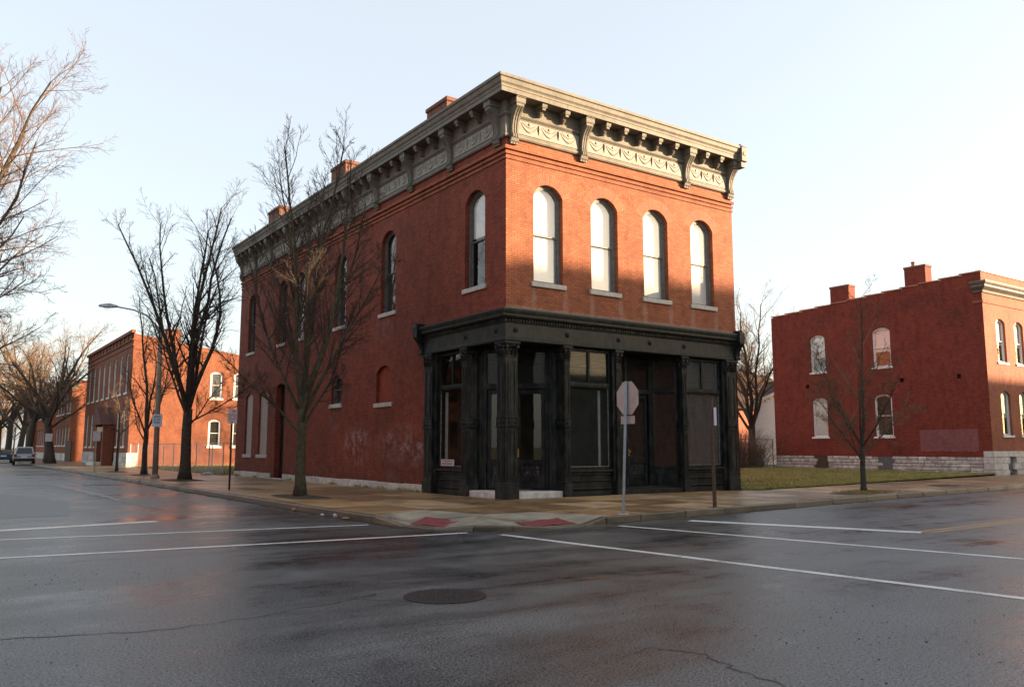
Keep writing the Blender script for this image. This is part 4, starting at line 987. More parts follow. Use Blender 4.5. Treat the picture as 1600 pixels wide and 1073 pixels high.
MB().box(XS+.3, YS+.35, .2, 15.9, YS+.4, 7.9).build('interior_wall', M['interior'], sc); MB().box(XS+.35, YS+.4, .2, XS+.4, 74, 9.6).build('interior_wall', M['interior'], sc)
for o in sfo + slo: window(sc, SS, o, M['white'], M['glass'], None, sillm=M['white'], d=.06, simple_=True, fw=.13)
for o in sso: window(sc, FS, o, M['white'], M['glass'], M['interior'], sillm=M['white'], d=.05, fw=.12)
for z0, z1, pr in ((9.75, 9.9, .06), (10.2, 10.32, .1), (10.8, 11.05, .18)): MB().box(XS-pr, YS-.02, z0, XS+.1, 74.5, z1).build('string_course', M['brick_school'], sc)
for k in range(14): MB().box(XS-.09, YS+.5+k*1.7, 10.33, XS, YS+.75+k*1.7, 10.79).build('corbel', M['brick_school'], sc)
c = MB().box(1.5, YS+.1, 9.6, 2.6, YS+.8, 11.2).build('chimney', M['brick_school'], sc); MB().box(1.44, YS+.04, 11.2, 2.66, YS+.86, 11.34).build('chimney_cap', M['brick_chim'], c)
u = YS
while u < 74.4:
    u2 = min(74.5, u+rng.uniform(.6, 1.1))
    for a, b in ((.1, .5), (.5, .88), (.88, 1.25)):
        if not (57.0 < (u+u2)/2 < 61.4): MB().box(XS-.06-rng.uniform(0, .03), u+.012, a+.01, XS+.15, u2-.012, b-.01).build('base_stone', M['stone_rough'], sc)
    u = u2
for a, b in ((.1, .5), (.5, .88), (.88, 1.25)): MB().box(XS-.08, YS-.06, a+.01, XS+.75, YS+.0, b-.01).build('base_stone', M['limestone'], sc)
# gabled porch
px = XS-.9
pb = MB().box(px, 57.2, .15, XS-.05, 57.7, 3.6).build('porch_pier', M['brick_school'], sc); MB().box(px, 60.9, .15, XS-.05, 61.4, 3.6).build('porch_pier', M['brick_school'], sc)
pr_ = MB(); pr_.prism([(px-.25, 57.0, 3.6), (px-.25, 61.6, 3.6), (px-.25, 59.3, 5.15)], [(XS-.02, 57.0, 3.6), (XS-.02, 61.6, 3.6), (XS-.02, 59.3, 5.15)]); pr_.build('porch_roof', M['porch'], pb)
MB().box(XS-.04, 57.8, .15, XS-.01, 60.8, 3.5).build('porch_dark_opening', M['interior'], pb); MB().box(px-.6, 57.4, .13, XS-.05, 61.2, .4).build('porch_step', M['limestone'], pb)  # thin sheet in the dark interior colour stands for the shaded porch opening

# row further up the street
def rowhouse(y0, y1, h, mat, label, x0=-1.0, nwin=5, cornice_=True):
    b = thing('brick_building', (x0, y0, .15), label, 'building'); S_, F_ = Side(x0), Front(y0); L = (y1-y0)/(nwin+.3)
    ops = [(y0+.5+i*L, y0+.5+i*L+L*.55, z, z+2.0, z+2.25) for i in range(nwin) for z in (1.9, 5.6)]
    mb = MB(); wall(mb, S_, y0, y1, 1.0, h, ops, .2); mb.build('front_wall', M[mat], b)
    mb = MB(); wall(mb, F_, x0, x0+14, .15, h, [], .2); wall(mb, Back(y1), x0, x0+14, .15, h, []); mb.poly([(x0, y0, h-.3), (x0+14, y0, h-.3), (x0+14, y1, h-.3), (x0, y1, h-.3)]); mb.build('side_wall', M[mat], b)
    MB().box(x0+.3, y0+.3, .2, x0+.35, y1-.2, h-.4).build('interior_wall', M['interior'], b)
    for o in ops: window(b, S_, o, M['white'] , M['glass'], None, d=.08, simple_=True, fw=.1, sillm=M['white'])
    u = y0
    while u < y1-.1:
        u2 = min(y1, u+rng.uniform(.8, 1.4)); MB().box(x0-.06, u+.012, .1, x0+.1, u2-.012, .99).build('base_stone', M['stone_rough'], b); u = u2
    mb = MB(); sweep(mb, [(x0+.6, y0, (0, -1)), (x0, y0, (-1, -1)), (x0, y1, (-1, 0))], [(0, h-.9), (.1, h-.9), (.15, h-.6), (.45, h-.3), (.5, h-.05), (0, h)]); mb.build('cornice', M['cornice'], b, fixn=True)
    c = MB().box(x0+3.2, y0+.1, h-.3, x0+4.2, y0+.8, h+.9).build('chimney', M['brick_chim'], b)
    return b
rowhouse(85, 99, 9.2, 'brick_school', 'smaller red brick house with pale cornice next beyond the gabled porch building')
rowhouse(106, 118, 8.6, 'brick_plain', 'third red brick house up the side street, half hidden by trees', -1.2)
rowhouse(124, 137, 8.4, 'brick_school', 'fourth and farthest red brick house up the side street, behind tree trunks', -1.0)
mb = MB(); mb.box(-1.4, 80.2, .13, -1.3, 84.6, 2.4); gt = mb.build('wooden_gate', M['rust']); tag(gt, 'dark wooden gate between two red brick houses', 'gate')

# ------------------------------------------------------------------ lots with grass
def lot(name, pts, z0, mat): 
    mb = MB(); mb.poly([(x, y, z) for x, y, z in pts]); return struct(mb, name, mat)
lot('lawn', [(10.36, -.72, .16), (X2, 2.04, .22), (X2, 17, .32), (60, 30, .35), (60, 60, .35), (16, 60, .3), (10.36, 26, .22)], 0, M['lawn'])
lot('vacant_lot', [(-.75, 26.35, .16), (16, 26.35, .2), (16, 51, .2), (-.75, 51, .16)], 0, M['lawn'])
def lot_z(x, y): return .16 + (x-10.36)/(X2-10.36)*.06 + max(0, y)*.006
def grass(name, n, area_, zf, mat, label, hmin=.03, hmax=.11):
    v = []; f = []; rg = random.Random(5)
    for i in range(n):
        x, y = area_(rg); h = rg.uniform(hmin, hmax)*(1.5 if rg.random() < .06 else 1); a = rg.uniform(0, 6.283); wd = rg.uniform(.006, .014); z = zf(x, y)
        lx, ly = rg.gauss(0, .5)*h, rg.gauss(0, .5)*h; b = len(v)
        v += [(x-math.cos(a)*wd, y-math.sin(a)*wd, z), (x+math.cos(a)*wd, y+math.sin(a)*wd, z), (x+lx, y+ly, z+h)]; f.append((b, b+1, b+2))
    mb = MB(); mb.v = v; mb.f = f; o = mb.build(name, mat); tag(o, label, 'grass', kind='stuff'); return o
def a1(r):
    while True:
        x = 10.4 + (X2-10.5)*r.random()**1.25; y = edge_top(x) + .02 + r.random()**1.6*14
        if y < 16.3: return x, y
grass('lot_grass', 90000, a1, lot_z, M['grass'], 'mown green and straw coloured grass on the lot between the brick buildings')
def a2(r): return r.uniform(-.7, 12), 26.5 + r.random()**1.2*24
grass('dry_grass', 26000, a2, lambda x, y: .17, M['straw'], 'dry yellow grass behind the chain link fence', .05, .2)
def a3(r):
    y = r.choice((6.5, 9.2, 10.0, 8.0, 12.5, 17.5, 22.5, 25.5, 6.0, 5.3)) + r.gauss(0, .25); return -.05 - abs(r.gauss(0, .06)), y
grass('wall_weeds', 700, a3, lambda x, y: .15, M['grass'], 'small weeds sprouting along the foot of the side wall', .04, .16)
def a4(r):
    t = r.random(); return 11.85 + r.gauss(0, .5), -3.95 + r.gauss(0, .28)
grass('pit_grass', 2500, a4, lambda x, y: .17, M['straw'], 'dry grass tuft round the foot of the young street tree', .03, .10)

# ------------------------------------------------------------------ chain link fences
def chainlink(name, p, q, h, z0, label, post_mat, np_, mesh_sp=.17):
    P, Q = Vector(p), Vector(q); t = (Q-P); L = t.length; t.normalize()
    f = thing(name, (p[0], p[1], z0), label, 'fence')
    for i in range(np_+1):
        a = P + t*L*i/np_; MB().tube([(a.x, a.y, z0-.05), (a.x, a.y, z0+h+.05)], .03, 6).build('post', post_mat, f)
    MB().tube([(P.x, P.y, z0+h), (Q.x, Q.y, z0+h)], .021, 6).build('top_rail', post_mat, f)
    mb = MB(); u = -h
    while u < L:
        for s in (1, -1):
            a0, a1_ = (u, u+h) if s == 1 else (u+h, u)
            z_a, z_b = 0.0, h
            # clip to 0..L
            pts = []
            for a, z in ((a0, 0.0), (a1_, h)): pts.append([a, z])
            (x0, zz0), (x1, zz1) = pts
            lo, hi = max(0, min(x0, x1)), min(L, max(x0, x1))
            if hi <= lo: continue
            def zz(x): return (x-x0)/(x1-x0)*h
            A = P + t*lo; B = P + t*hi
            mb.tube([(A.x, A.y, z0+zz(lo)), (B.x, B.y, z0+zz(hi))], .0024, 3, False)
        u += mesh_sp
    s_ = mb.build('wire_mesh', M['galv'], f); s_['kind'] = 'stuff'
    return f
chainlink('chain_link_fence', (-.55, 26.6), (-.9, 50.6), 1.75, .15, 'galvanised chain link fence along the side street lot', M['galv'], 9)
chainlink('chain_link_fence', (24, 16.6), (X2-.1, 16.6), 1.95, .25, 'rusty chain link fence with brush behind the grass lot', M['rust'], 4)
chainlink('chain_link_fence', (.6, 33), (14, 33.2), 1.75, .17, 'second chain link fence crossing the dry grass lot', M['galv'], 5, .25)

# ------------------------------------------------------------------ shed and house at the back right
sh_ = thing('white_shed', (40.5, 22, .3), 'white clapboard shed with sloping roof behind the right brick building', 'shed')
zt = lambda x: 5.0 + (x-38.8)*.33
z = .3; k = 0
while z < 5.9:
    z2 = z+.19; xs = 38.8 + max(0, (z2-5.0)/.33)
    MB().prism([(xs, 22.0, z), (44.5, 22.0, z), (44.5, 22.055, z2), (xs, 22.055, z2)], [(xs, 22.1, z), (44.5, 22.1, z), (44.5, 22.1, z2), (xs, 22.1, z2)]).build('clapboard', M['siding'], sh_); z = z2
MB().prism([(38.83, 22.11, .3), (44.4, 22.11, .3), (44.4, 25.4, .3), (43.1, 25.4, .3)], [(38.83, 22.11, 5.0), (44.4, 22.11, 5.0), (44.4, 25.4, 5.0), (43.1, 25.4, 5.0)]).build('wall', M['siding'], sh_)
MB().prism([(38.3, 21.8, 4.95), (44.8, 21.8, 7.1), (44.8, 21.8, 7.25), (38.3, 21.8, 5.12)], [(42.6, 25.6, 4.95), (44.8, 25.6, 7.1), (44.8, 25.6, 7.25), (42.6, 25.6, 5.12)]).build('roof', M['shingle'], sh_)
MB().prism([(38.3, 21.74, 4.90), (44.8, 21.74, 7.05), (44.8, 21.74, 7.27), (38.3, 21.74, 5.14)], [(38.3, 21.795, 4.90), (44.8, 21.795, 7.05), (44.8, 21.795, 7.27), (38.3, 21.795, 5.14)]).build('fascia', M['white'], sh_)
hs = thing('brick_house', (47, 34, .3), 'dark roofed house showing behind the shed and bare tree', 'house')
MB().box(46, 34, .3, 62, 44, 5.4).build('wall', M['brick_plain'], hs)
MB().prism([(45.5, 33.5, 5.4), (62.5, 33.5, 5.4), (62.5, 39, 9.6), (45.5, 39, 9.6)], [(45.5, 44.5, 5.3), (62.5, 44.5, 5.3), (62.5, 39.1, 9.5), (45.5, 39.1, 9.5)]).build('roof', M['shingle'], hs)
MB().box(49, 33.9, 2.0, 51, 34.05, 4.2).build('window', M['white'], hs)
MB().box(49.15, 33.86, 2.15, 50.85, 33.9, 4.05).build('pane', M['carglass'], hs)

# ------------------------------------------------------------------ buildings across the street (behind the camera's right shoulder)
def opposite(x0, x1, h, mat, label, y0=-23.5, y1=-36):
    b = thing('brick_building', (x0, y0, .1), label, 'building'); m = Back(y0); n = int((x1-x0)//3.2); L = (x1-x0)/n
    ops = [(x0+L*(i+.3), x0+L*(i+.7), z, z+2.0, z+2.2) for i in range(n) for z in [1.4+3.9*k for k in range(int(h//4.2))]]
    mb = MB(); wall(mb, m, x0, x1, .1, h, ops, .2); mb.build('front_wall', M[mat], b)
    mb = MB(); wall(mb, Side(x0), y1, y0, .1, h, []); wall(mb, East(x1), y1, y0, .1, h, []); wall(mb, Front(y1), x0, x1, .1, h, []); mb.build('side_wall', M[mat], b)
    MB().box(x0+.3, y1+.3, h-.5, x1-.3, y0-.3, h-.3).build('roof', M['roof'], b)
    for o in ops: MB().poly([m(u, z, .19) for u, z in outline(o, 0, 8)]).build('window', M['carglass'], b)
    MB().box(x0-.2, y0-.05, h-.6, x1+.2, y0+.35, h+.05).build('cornice', M['cornice'], b); return b
opposite(36.6, 47.5, 14.9, 'brick_grey', 'three storey brick building across the street, out of the photo on the right')
opposite(48, 92, 13.6, 'brick_school', 'long brick building across the street, far out of the photo on the right')
opposite(12, 36, 6.6, 'brick_grey', 'low brick building across the street, out of the photo')
opposite(-18.4, 11, 9.0, 'brick_grey', 'two storey brick building straight behind the viewer', -25, -38)
mb = MB(); mb.box(-2, -23.4, -.05, 100, -17.6, .15); struct(mb, 'far_pavement', M['slab_dry'])

def west_house(y0, y1, h, mat, label, x0=-19.5):
    b = thing('brick_building', (x0, y0, .1), label, 'building'); m = East(x0); n = max(2, int((y1-y0)//3)); L = (y1-y0)/n
    ops = [(y0+L*(i+.3), y0+L*(i+.7), z, z+1.9, z+2.1) for i in range(n) for z in (1.6, 5.2)]
    mb = MB(); wall(mb, m, y0, y1, .1, h, ops, .2); mb.build('front_wall', M[mat], b)
    mb = MB(); wall(mb, Front(y0), x0-12, x0, .1, h, []); wall(mb, Back(y1), x0-12, x0, .1, h, []); wall(mb, Side(x0-12), y0, y1, .1, h, []); mb.build('side_wall', M[mat], b)
    MB().box(x0-11.8, y0+.2, h-.4, x0-.3, y1-.2, h-.3).build('roof', M['roof'], b)
    for o in ops: MB().poly([m(u, z, .19) for u, z in outline(o, 0, 8)]).build('window', M['carglass'], b)
    MB().box(x0-.05, y0-.1, h-.5, x0+.3, y1+.1, h+.05).build('cornice', M['cornice'], b)
west_house(-4, 9, 8.6, 'brick_plain', 'brick house across the side street, left of the photo')
west_house(13, 27, 9.2, 'brick_school', 'second brick house across the side street, left of the photo')
west_house(31, 48, 8.4, 'brick_plain', 'third brick house across the side street, left of the photo')
west_house(-44, -24.5, 9.5, 'brick_grey', 'brick house on the corner behind the viewer', -19.0)
# ------------------------------------------------------------------ bare trees
UP = Vector((0, 0, 1))
def rot_dir(d, ang, az):
    a = d.orthogonal().normalized(); b = d.cross(a); return (d*math.cos(ang) + (a*math.cos(az) + b*math.sin(az))*math.sin(ang)).normalized()
class Tree:
    def __init__(s, seed, trunk_h, r0, limbs, kid=(13, 7, 5), ang=(28, 52), ratio=(.42, .46, .45), trop=(.05, .07, .05, .03), wob=.09, twig_r=.0055, leader=None, minr=.004, maxlev=4, lean=(0, 0), flare=1.5):
        s.r = random.Random(seed); s.T = MB(); s.C = MB(); s.kid = kid; s.ang = ang; s.ratio = ratio; s.trop = trop; s.wob = wob; s.tw = twig_r; s.maxlev = maxlev; r = s.r
        pts = []; n = 7
        for i in range(n+1):
            t = i/n; pts.append(Vector((lean[0]*t + r.gauss(0, .012)*min(1, i), lean[1]*t + r.gauss(0, .012)*min(1, i), trunk_h*t)))
        rad = [r0*(1 - .18*i/n) * (1 + (flare-1)*math.exp(-i*1.7)) for i in range(n+1)]
        pts[0].z -= .05; s.T.tube(pts, rad, 10)
        top = pts[-1]; az0 = r.uniform(0, 6.28)
        for k, (a0, L, rr, zf) in enumerate(limbs):
            az = az0 + k*2.39996 + r.uniform(-.35, .35); i = min(n-1, int(zf*n)); p = pts[i].lerp(pts[i+1], zf*n-i)
            a = R(a0); d = Vector((math.sin(a)*math.cos(az), math.sin(a)*math.sin(az), math.cos(a)))
            s.branch(p - d*.02, d, L, r0*rr, 1)
    def branch(s, p, d, L, r, lev):
        rr = s.r; n = {1: 9, 2: 6, 3: 4}.get(lev, 2); pts = [p.copy()]; rad = [r]; ds = [d.copy()]; tr = s.trop[min(lev-1, len(s.trop)-1)]
        endr = max(s.tw*.6, r*(.22 if lev == 1 else .3))
        for i in range(n):
            w = s.wob*(1.0 if lev < 3 else 1.5); d = (d + Vector((rr.gauss(0, w), rr.gauss(0, w), rr.gauss(0, w))) + UP*tr).normalized()
            p = p + d*(L/n); pts.append(p.copy()); ds.append(d.copy()); rad.append(r + (endr-r)*((i+1)/n)**.8)
        (s.C if lev > 1 else s.T).tube(pts, rad, {1: 7, 2: 5}.get(lev, 3), False)
        if lev >= s.maxlev: return
        k = s.kid[lev-1]; k = max(1, int(round(k*rr.uniform(.75, 1.25))))
        for j in range(k):
            t = (.16 if lev > 1 else .22) + (.98-.16)*((j + rr.random())/k); x = min(n-1e-3, t*n); i = int(x); q = pts[i].lerp(pts[i+1], x-i)
            cd = rot_dir(ds[i+1], R(rr.uniform(*s.ang)), rr.uniform(0, 6.283)); cl = L*s.ratio[min(lev-1, 2)]*rr.uniform(.55, 1.2)*(1.15 - .6*t)
            s.branch(q, cd, max(.12, cl), max(s.tw, (rad[i]*(1-(x-i)) + rad[i+1]*(x-i))*rr.uniform(.42, .62)), lev+1)
def plant(t, loc, label, group, bark='bark', twig='twig', name='bare_tree', rz=0, scale=1.0, cat='tree'):
    root = bpy.data.objects.new(name, None); COL.objects.link(root); root.location = loc; root.rotation_euler[2] = rz; root.scale = (scale,)*3; tag(root, label, cat, group)
    for nm, mb, mt in (('trunk', t.T, bark), ('crown', t.C, twig)):
        if isinstance(mb, MB): me = mb.mesh(nm, M[mt], True); setattr(t, 'me_'+nm, me)
    t.T = t.C = None
    for nm in ('trunk', 'crown'):
        o = bpy.data.objects.new(nm, getattr(t, 'me_'+nm)); COL.objects.link(o); o.parent = root
    return root
GS = 'bare street trees'
rr = random.Random(3)
t1 = Tree(11, 2.7, .165, [(4, 8.4, .6, 1), (8, 8.4, .56, .99), (11, 8.2, .53, .98), (14, 8.0, .5, .97), (19, 7.4, .47, .95), (27, 6.3, .42, .92), (32, 5.9, .4, .88), (37, 5.4, .38, .82), (42, 4.8, .34, .76), (47, 4.1, .28, .7), (15, 7.4, .45, .99), (30, 5.8, .36, .9)], kid=(18, 7, 5), ratio=(.28, .5, .5), trop=(.045, .07, .05, .03), ang=(22, 46), wob=.075)
plant(t1, (-4.4, 4.8, .15), 'bare vase shaped tree with mossy trunk in front of the corner building side wall', GS, 'bark_green', rz=.4)
t2 = Tree(23, 3.3, .25, [(4, 9.6, .58, 1), (8, 9.4, .54, .99), (12, 9.2, .52, .98), (15, 8.9, .5, .96), (19, 8.4, .46, .94), (24, 7.6, .42, .9), (10, 9.2, .5, .97), (30, 6.0, .3, .86), (46, 4.2, .22, .8), (56, 3.6, .2, .74), (16, 8.8, .46, .95), (50, 3.8, .2, .78)], kid=(17, 7, 5), ratio=(.29, .5, .5), trop=(.045, .06, .04, .03), ang=(26, 52), wob=.08)
plant(t2, (-4.04, 20.4, .15), 'largest upright bare tree beside the street lamp, thick dark trunk', GS, rz=1.1)
t3 = Tree(31, 2.6, .15, [(4, 7.4, .7, 1), (24, 5.4, .5, .98), (34, 4.8, .45, .9), (42, 4.2, .4, .8), (28, 5, .42, .94), (48, 3.4, .32, .7)], kid=(14, 7, 4), ratio=(.33, .5, .5))
plant(t3, (-4.06, 29.2, .15), 'slim bare tree just left of the street lamp pole', GS, rz=2.0)
t4 = Tree(41, 2.6, .085, [(6, 2.8, .7, 1), (30, 2.2, .55, .98), (40, 1.9, .5, .92), (48, 1.7, .45, .85)], kid=(8, 5, 3), ratio=(.4, .5, .5))
plant(t4, (-4.19, 36.6, .15), 'smallest bare sapling before the gabled brick porch', GS, 'bark', 'twig_red_sunlit', rz=.3)
t5 = Tree(57, 1.55, .095, [(3, 5.0, .8, 1), (30, 3.4, .45, .99), (42, 3.2, .42, .9), (48, 2.9, .4, .8), (52, 2.6, .36, .72), (34, 3.2, .42, .95), (26, 3.6, .45, 1), (55, 2.2, .3, .66)], kid=(16, 6, 4), ratio=(.36, .48, .5), trop=(.03, .06, .05, .03))
plant(t5, (11.82, -3.93, .15), 'young bare tree on the right pavement before the grass lot', GS, 'bark', 'twig_red_sunlit', rz=.8)
# big tree whose boughs reach in from the left
t6 = Tree(64, 5.2, .34, [(6, 13, .5, 1), (14, 12.6, .48, .99), (22, 12, .46, .98), (30, 11.2, .42, .96), (38, 10.2, .38, .93), (46, 9.2, .34, .9), (54, 8.2, .3, .85), (18, 12.2, .44, .99), (34, 10.6, .4, .95), (62, 7.2, .26, .8), (42, 9.6, .34, .92), (50, 8.6, .3, .88), (26, 11.5, .42, .97), (68, 6.4, .22, .76)], kid=(19, 10, 7), ratio=(.36, .46, .45), trop=(.035, .03, .02, .0), wob=.10, ang=(26, 54), twig_r=.006)
plant(t6, (-14.9, 12.5, .1), 'big spreading bare tree reaching in from the left edge', 'large trees at the left', twig='twig_red_sunlit', rz=1.7, scale=.84)
plant(t6, (-15.6, 31, .1), 'second big bare tree behind the one at the left edge', 'large trees at the left', twig='twig_red_sunlit', rz=4.1, scale=.95)
# trees up the side street
t7 = Tree(71, 4.4, .38, [(8, 10, .6, 1), (20, 9.4, .55, .98), (32, 8.6, .5, .95), (42, 7.6, .45, .9), (50, 6.8, .4, .82), (26, 9, .5, .97), (38, 8, .46, .92)], kid=(15, 7, 6), ratio=(.42, .48, .46), trop=(.03, .04, .03, .0), wob=.12, twig_r=.010, lean=(-.4, .3))
far = [(-4.2, 71, 1.0, .2, 'gnarled dark tree behind the silver parked car'), (-3.6, 79, .95, 1.6, 'bare tree just beyond the gnarled dark tree'), (-4.4, 92, 1.1, 2.9, 'bare tree before the small brick house up the street'), (-4.4, 104, 1.0, 4.0, 'bare tree farther up the side street by the third house'),
       (-4.6, 118, 1.15, 5.2, 'bare tree before the fourth house up the street'), (-13.5, 112, 1.1, .9, 'bare tree on the far left of the side street'), (-5.0, 134, 1.2, 2.2, 'bare tree near the end of the side street'), (-14, 138, 1.25, 3.3, 'tall bare tree closing the side street on the left'), (-4, 152, 1.3, 4.6, 'farthest bare tree at the end of the side street')]
for x, y, s_, rz, lab in far: plant(t7, (x, y, .1), lab, 'bare trees up the side street', twig='twig_red_sunlit', rz=rz, scale=s_)
# trees behind on the right
t8 = Tree(83, 3.0, .30, [(10, 9.5, .6, 1), (26, 9, .62, .98), (40, 8.0, .5, .9), (52, 6.5, .4, .8), (18, 9.2, .5, .99), (30, 8.5, .5, .95), (46, 7, .4, .86)], kid=(15, 8, 6), ratio=(.42, .46, .46), trop=(.03, .04, .03, .0), wob=.13)
plant(t8, (36.6, 20.6, .3), 'bare forked tree rising between the two brick buildings', 'trees behind the grass lot', twig='twig_red_sunlit', rz=.2)
plant(t8, (52, 46, .3), 'distant bare tree behind the house at the back right', 'trees behind the grass lot', twig='twig_red_sunlit', rz=2.4, scale=1.35)
plant(t8, (63, 40, .3), 'distant bare tree showing above the right building parapet', 'trees behind the grass lot', twig='twig_red_sunlit', rz=3.9, scale=1.3)
plant(t8, (37, 34, .3), 'distant bare tree left of the white shed', 'trees behind the grass lot', twig='twig_red_sunlit', rz=5.0, scale=1.1)
plant(t7, (41.5, -21.2, .1), 'bare tree on the far pavement across the street, out of the photo', 'trees across the street', rz=1.0, scale=1.12)
plant(t7, (47.5, -20.6, .1), 'second bare tree on the far pavement across the street', 'trees across the street', rz=3.0, scale=1.05)
# far belt of woods closing the horizon
mb = MB(); rg = random.Random(9)
for k in range(150):
    x, y = (rg.uniform(-60, 60), rg.uniform(170, 230)) if k < 75 else (rg.uniform(60, 190), rg.uniform(40, 130)); h = rg.uniform(7, 14)
    mb.tube([(x, y, 0), (x+rg.uniform(-.5, .5), y, h*.55)], [.2, .08], 4, False)
    for j in range(70):
        z = h*rg.uniform(.25, .8); a = rg.uniform(0, 6.28); L = rg.uniform(1.0, 3.2)
        mb.tube([(x, y, z), (x+math.cos(a)*L*.7, y+math.sin(a)*L*.7, z+L*.8), (x+math.cos(a+.4)*L, y+math.sin(a+.4)*L, z+L*1.6)], [.06, .035, .012], 3, False)
o = mb.build('far_woods', M['twig']); tag(o, 'far belt of bare brown woods on the horizon', 'woods', kind='stuff')
# brush along the rear fence
def shrub(c, n, h, sp, label, seed):
    rg = random.Random(seed); mb = MB(); r0 = thing('shrub', c, label, 'shrub', 'brush along the rear fence')
    for k in range(n):
        a, b = rg.gauss(0, sp), rg.gauss(0, sp*.5); p = Vector((c[0]+a*.6, c[1]+b*.6, c[2])); q = p + Vector((a*.7+rg.gauss(0, .3), b+rg.gauss(0, .2), h*rg.uniform(.4, 1.05)))
        m_ = p.lerp(q, .5) + Vector((rg.gauss(0, .12), rg.gauss(0, .12), .1)); mb.tube([p, m_, q], [.014, .01, .004], 3, False)
        for j in range(4):
            s0 = m_.lerp(q, rg.random()); mb.tube([s0, s0 + Vector((rg.gauss(0, .25), rg.gauss(0, .25), rg.uniform(.05, .4)))], [.006, .003], 3, False)
    mb.build('stems', M['twig_red_sunlit'], r0)
shrub((31.0, 17.4, .25), 620, 2.6, 1.1, 'tangled orange brown brush behind the rear fence beside the corner building', 1)
shrub((28.0, 17.4, .25), 200, 2.0, .9, 'lower brown brush behind the rear fence, mostly hidden', 2)
shrub((33.3, 17.3, .25), 90, 2.0, .45, 'thin vine stems on the fence before the white shed', 3)

# tree pits and mounds
def pit(c, a, b, rz, label, mat='dirt', h=.05):
    mb = MB(); n = 18; v = [(0, 0, h)]; rg = random.Random(int(c[0]*100))
    for ring_, (k, hh) in enumerate(((.35, h*.9), (.7, h*.55), (1, .002))):
        for i in range(n):
            t = i*2*math.pi/n; e = (abs(math.cos(t))**4 + abs(math.sin(t))**4)**-.25; j = rg.uniform(.93, 1.05); v.append((a*k*e*j*math.cos(t), b*k*e*j*math.sin(t), hh*rg.uniform(.7, 1.2) if ring_ < 2 else hh))
    f = [(0, 1+i, 1+(i+1) % n) for i in range(n)]
    for q in range(2): f += [(1+q*n+i, 1+(q+1)*n+i, 1+(q+1)*n+(i+1) % n, 1+q*n+(i+1) % n) for i in range(n)]
    cs, sn = math.cos(rz), math.sin(rz); mb.add([(c[0]+x*cs-y*sn, c[1]+x*sn+y*cs, c[2]+z) for x, y, z in v], f)
    o = mb.build('tree_pit', M[mat], walk, smooth=True)
pit((-4.35, 4.9, .153), .62, 1.5, 0, ''); pit((-4.1, 20.4, .153), .8, 1.7, 0, ''); pit((-4.1, 29.2, .153), .6, 1.2, 0, ''); pit((-4.2, 36.6, .153), .6, 1.2, 0, ''); pit((11.85, -3.85, .153), 1.5, .62, .08, ''); pit((19.5, -2.6, .153), .9, .5, .08, '')

# ------------------------------------------------------------------ street lamp and signs
lp = thing('street_lamp', (-4.62, 23.8, .15), 'tall concrete street lamp pole with curved arm over the street', 'street lamp')
MB().tube([(-4.62, 23.8, .1), (-4.66, 23.8, 4), (-4.72, 23.8, 7.9)], [.14, .12, .09], 10).build('pole', M['concrete'], lp, smooth=True)
MB().lathe([(.22, 0), (.22, .12), (.18, .2)], (-4.62, 23.8, .14), 10).build('base', M['concrete'], lp)
MB().tube([(-4.72, 23.8, 7.2), (-4.95, 23.8, 7.75), (-5.4, 23.8, 8.2), (-6.0, 23.8, 8.42), (-6.9, 23.8, 8.52)], .04, 6).build('arm', M['galv'], lp, smooth=True)
h = MB(); A = [(-6.75, -.07, 8.47), (-6.75, .07, 8.47), (-6.75, .07, 8.57), (-6.75, -.07, 8.57)]; B = [(-7.15, -.16, 8.42), (-7.15, .16, 8.42), (-7.15, .12, 8.64), (-7.15, -.12, 8.64)]; C_ = [(-7.6, -.10, 8.44), (-7.6, .10, 8.44), (-7.6, .07, 8.54), (-7.6, -.07, 8.54)]
sh2 = lambda L: [(x, 23.8+y, z) for x, y, z in L]
h.prism(sh2(A), sh2(B)); h.prism(sh2(B), sh2(C_)); hd = h.build('lamp_head', M['galv'], lp, bevel=.02)
MB().lathe([(.14, 0), (.13, -.06), (.06, -.11)], (-7.25, 23.8, 8.42), 10).build('lens', M['glass_dirty'], hd)
def plate(m_c, w_, h_, yaw, thick=.006, r=.03):     # rounded vertical plate, normal at yaw from -Y
    n = Vector((math.sin(yaw), -math.cos(yaw), 0)); t = Vector((math.cos(yaw), math.sin(yaw), 0)); P = []
    for (sx, sz, a0) in ((1, 1, 0), (-1, 1, 90), (-1, -1, 180), (1, -1, 270)):
        for k in range(4): a = R(a0 + k*30); P.append((sx*(w_/2-r) + r*math.cos(a), sz*(h_/2-r) + r*math.sin(a)))
    c = Vector(m_c); A = [tuple(c + t*a + UP*b + n*thick/2) for a, b in P]; B = [tuple(c + t*a + UP*b - n*thick/2) for a, b in P]
    return MB().prism(B, A), (lambda a, b, o: tuple(c + t*a + UP*b + n*o))
def marks(f, rows, off, w_, rg, off2=.0015):
    mb = MB()
    for (z, hh, nletters, wtot) in rows:
        x = -wtot/2; step = wtot/nletters
        for k in range(nletters):
            if rg.random() < .92:
                for (a, b, c, d) in ((0, .2, 0, 1), (.5, .75, 0, 1), (.2, .5, .42 if k % 2 else .8, .6 if k % 2 else 1)):
                    q = [f(x+a*step, z+c*hh, off), f(x+b*step, z+c*hh, off), f(x+b*step, z+d*hh, off), f(x+a*step, z+d*hh, off)]; mb.poly(q)
            x += step
    return mb
rg = random.Random(2)
sp_ = thing('parking_sign', (-4.92, 10.36, .15), 'small parking sign with red print on dark post beside the large tree row', 'sign')
MB().box(-4.95, 10.335, .1, -4.89, 10.385, 3.0).build('post', M['darkpost'], sp_)
pm, f = plate((-4.93, 10.31, 2.78), .34, .52, R(-28)); pl_ = pm.build('sign_plate', M['signwhite'], sp_)
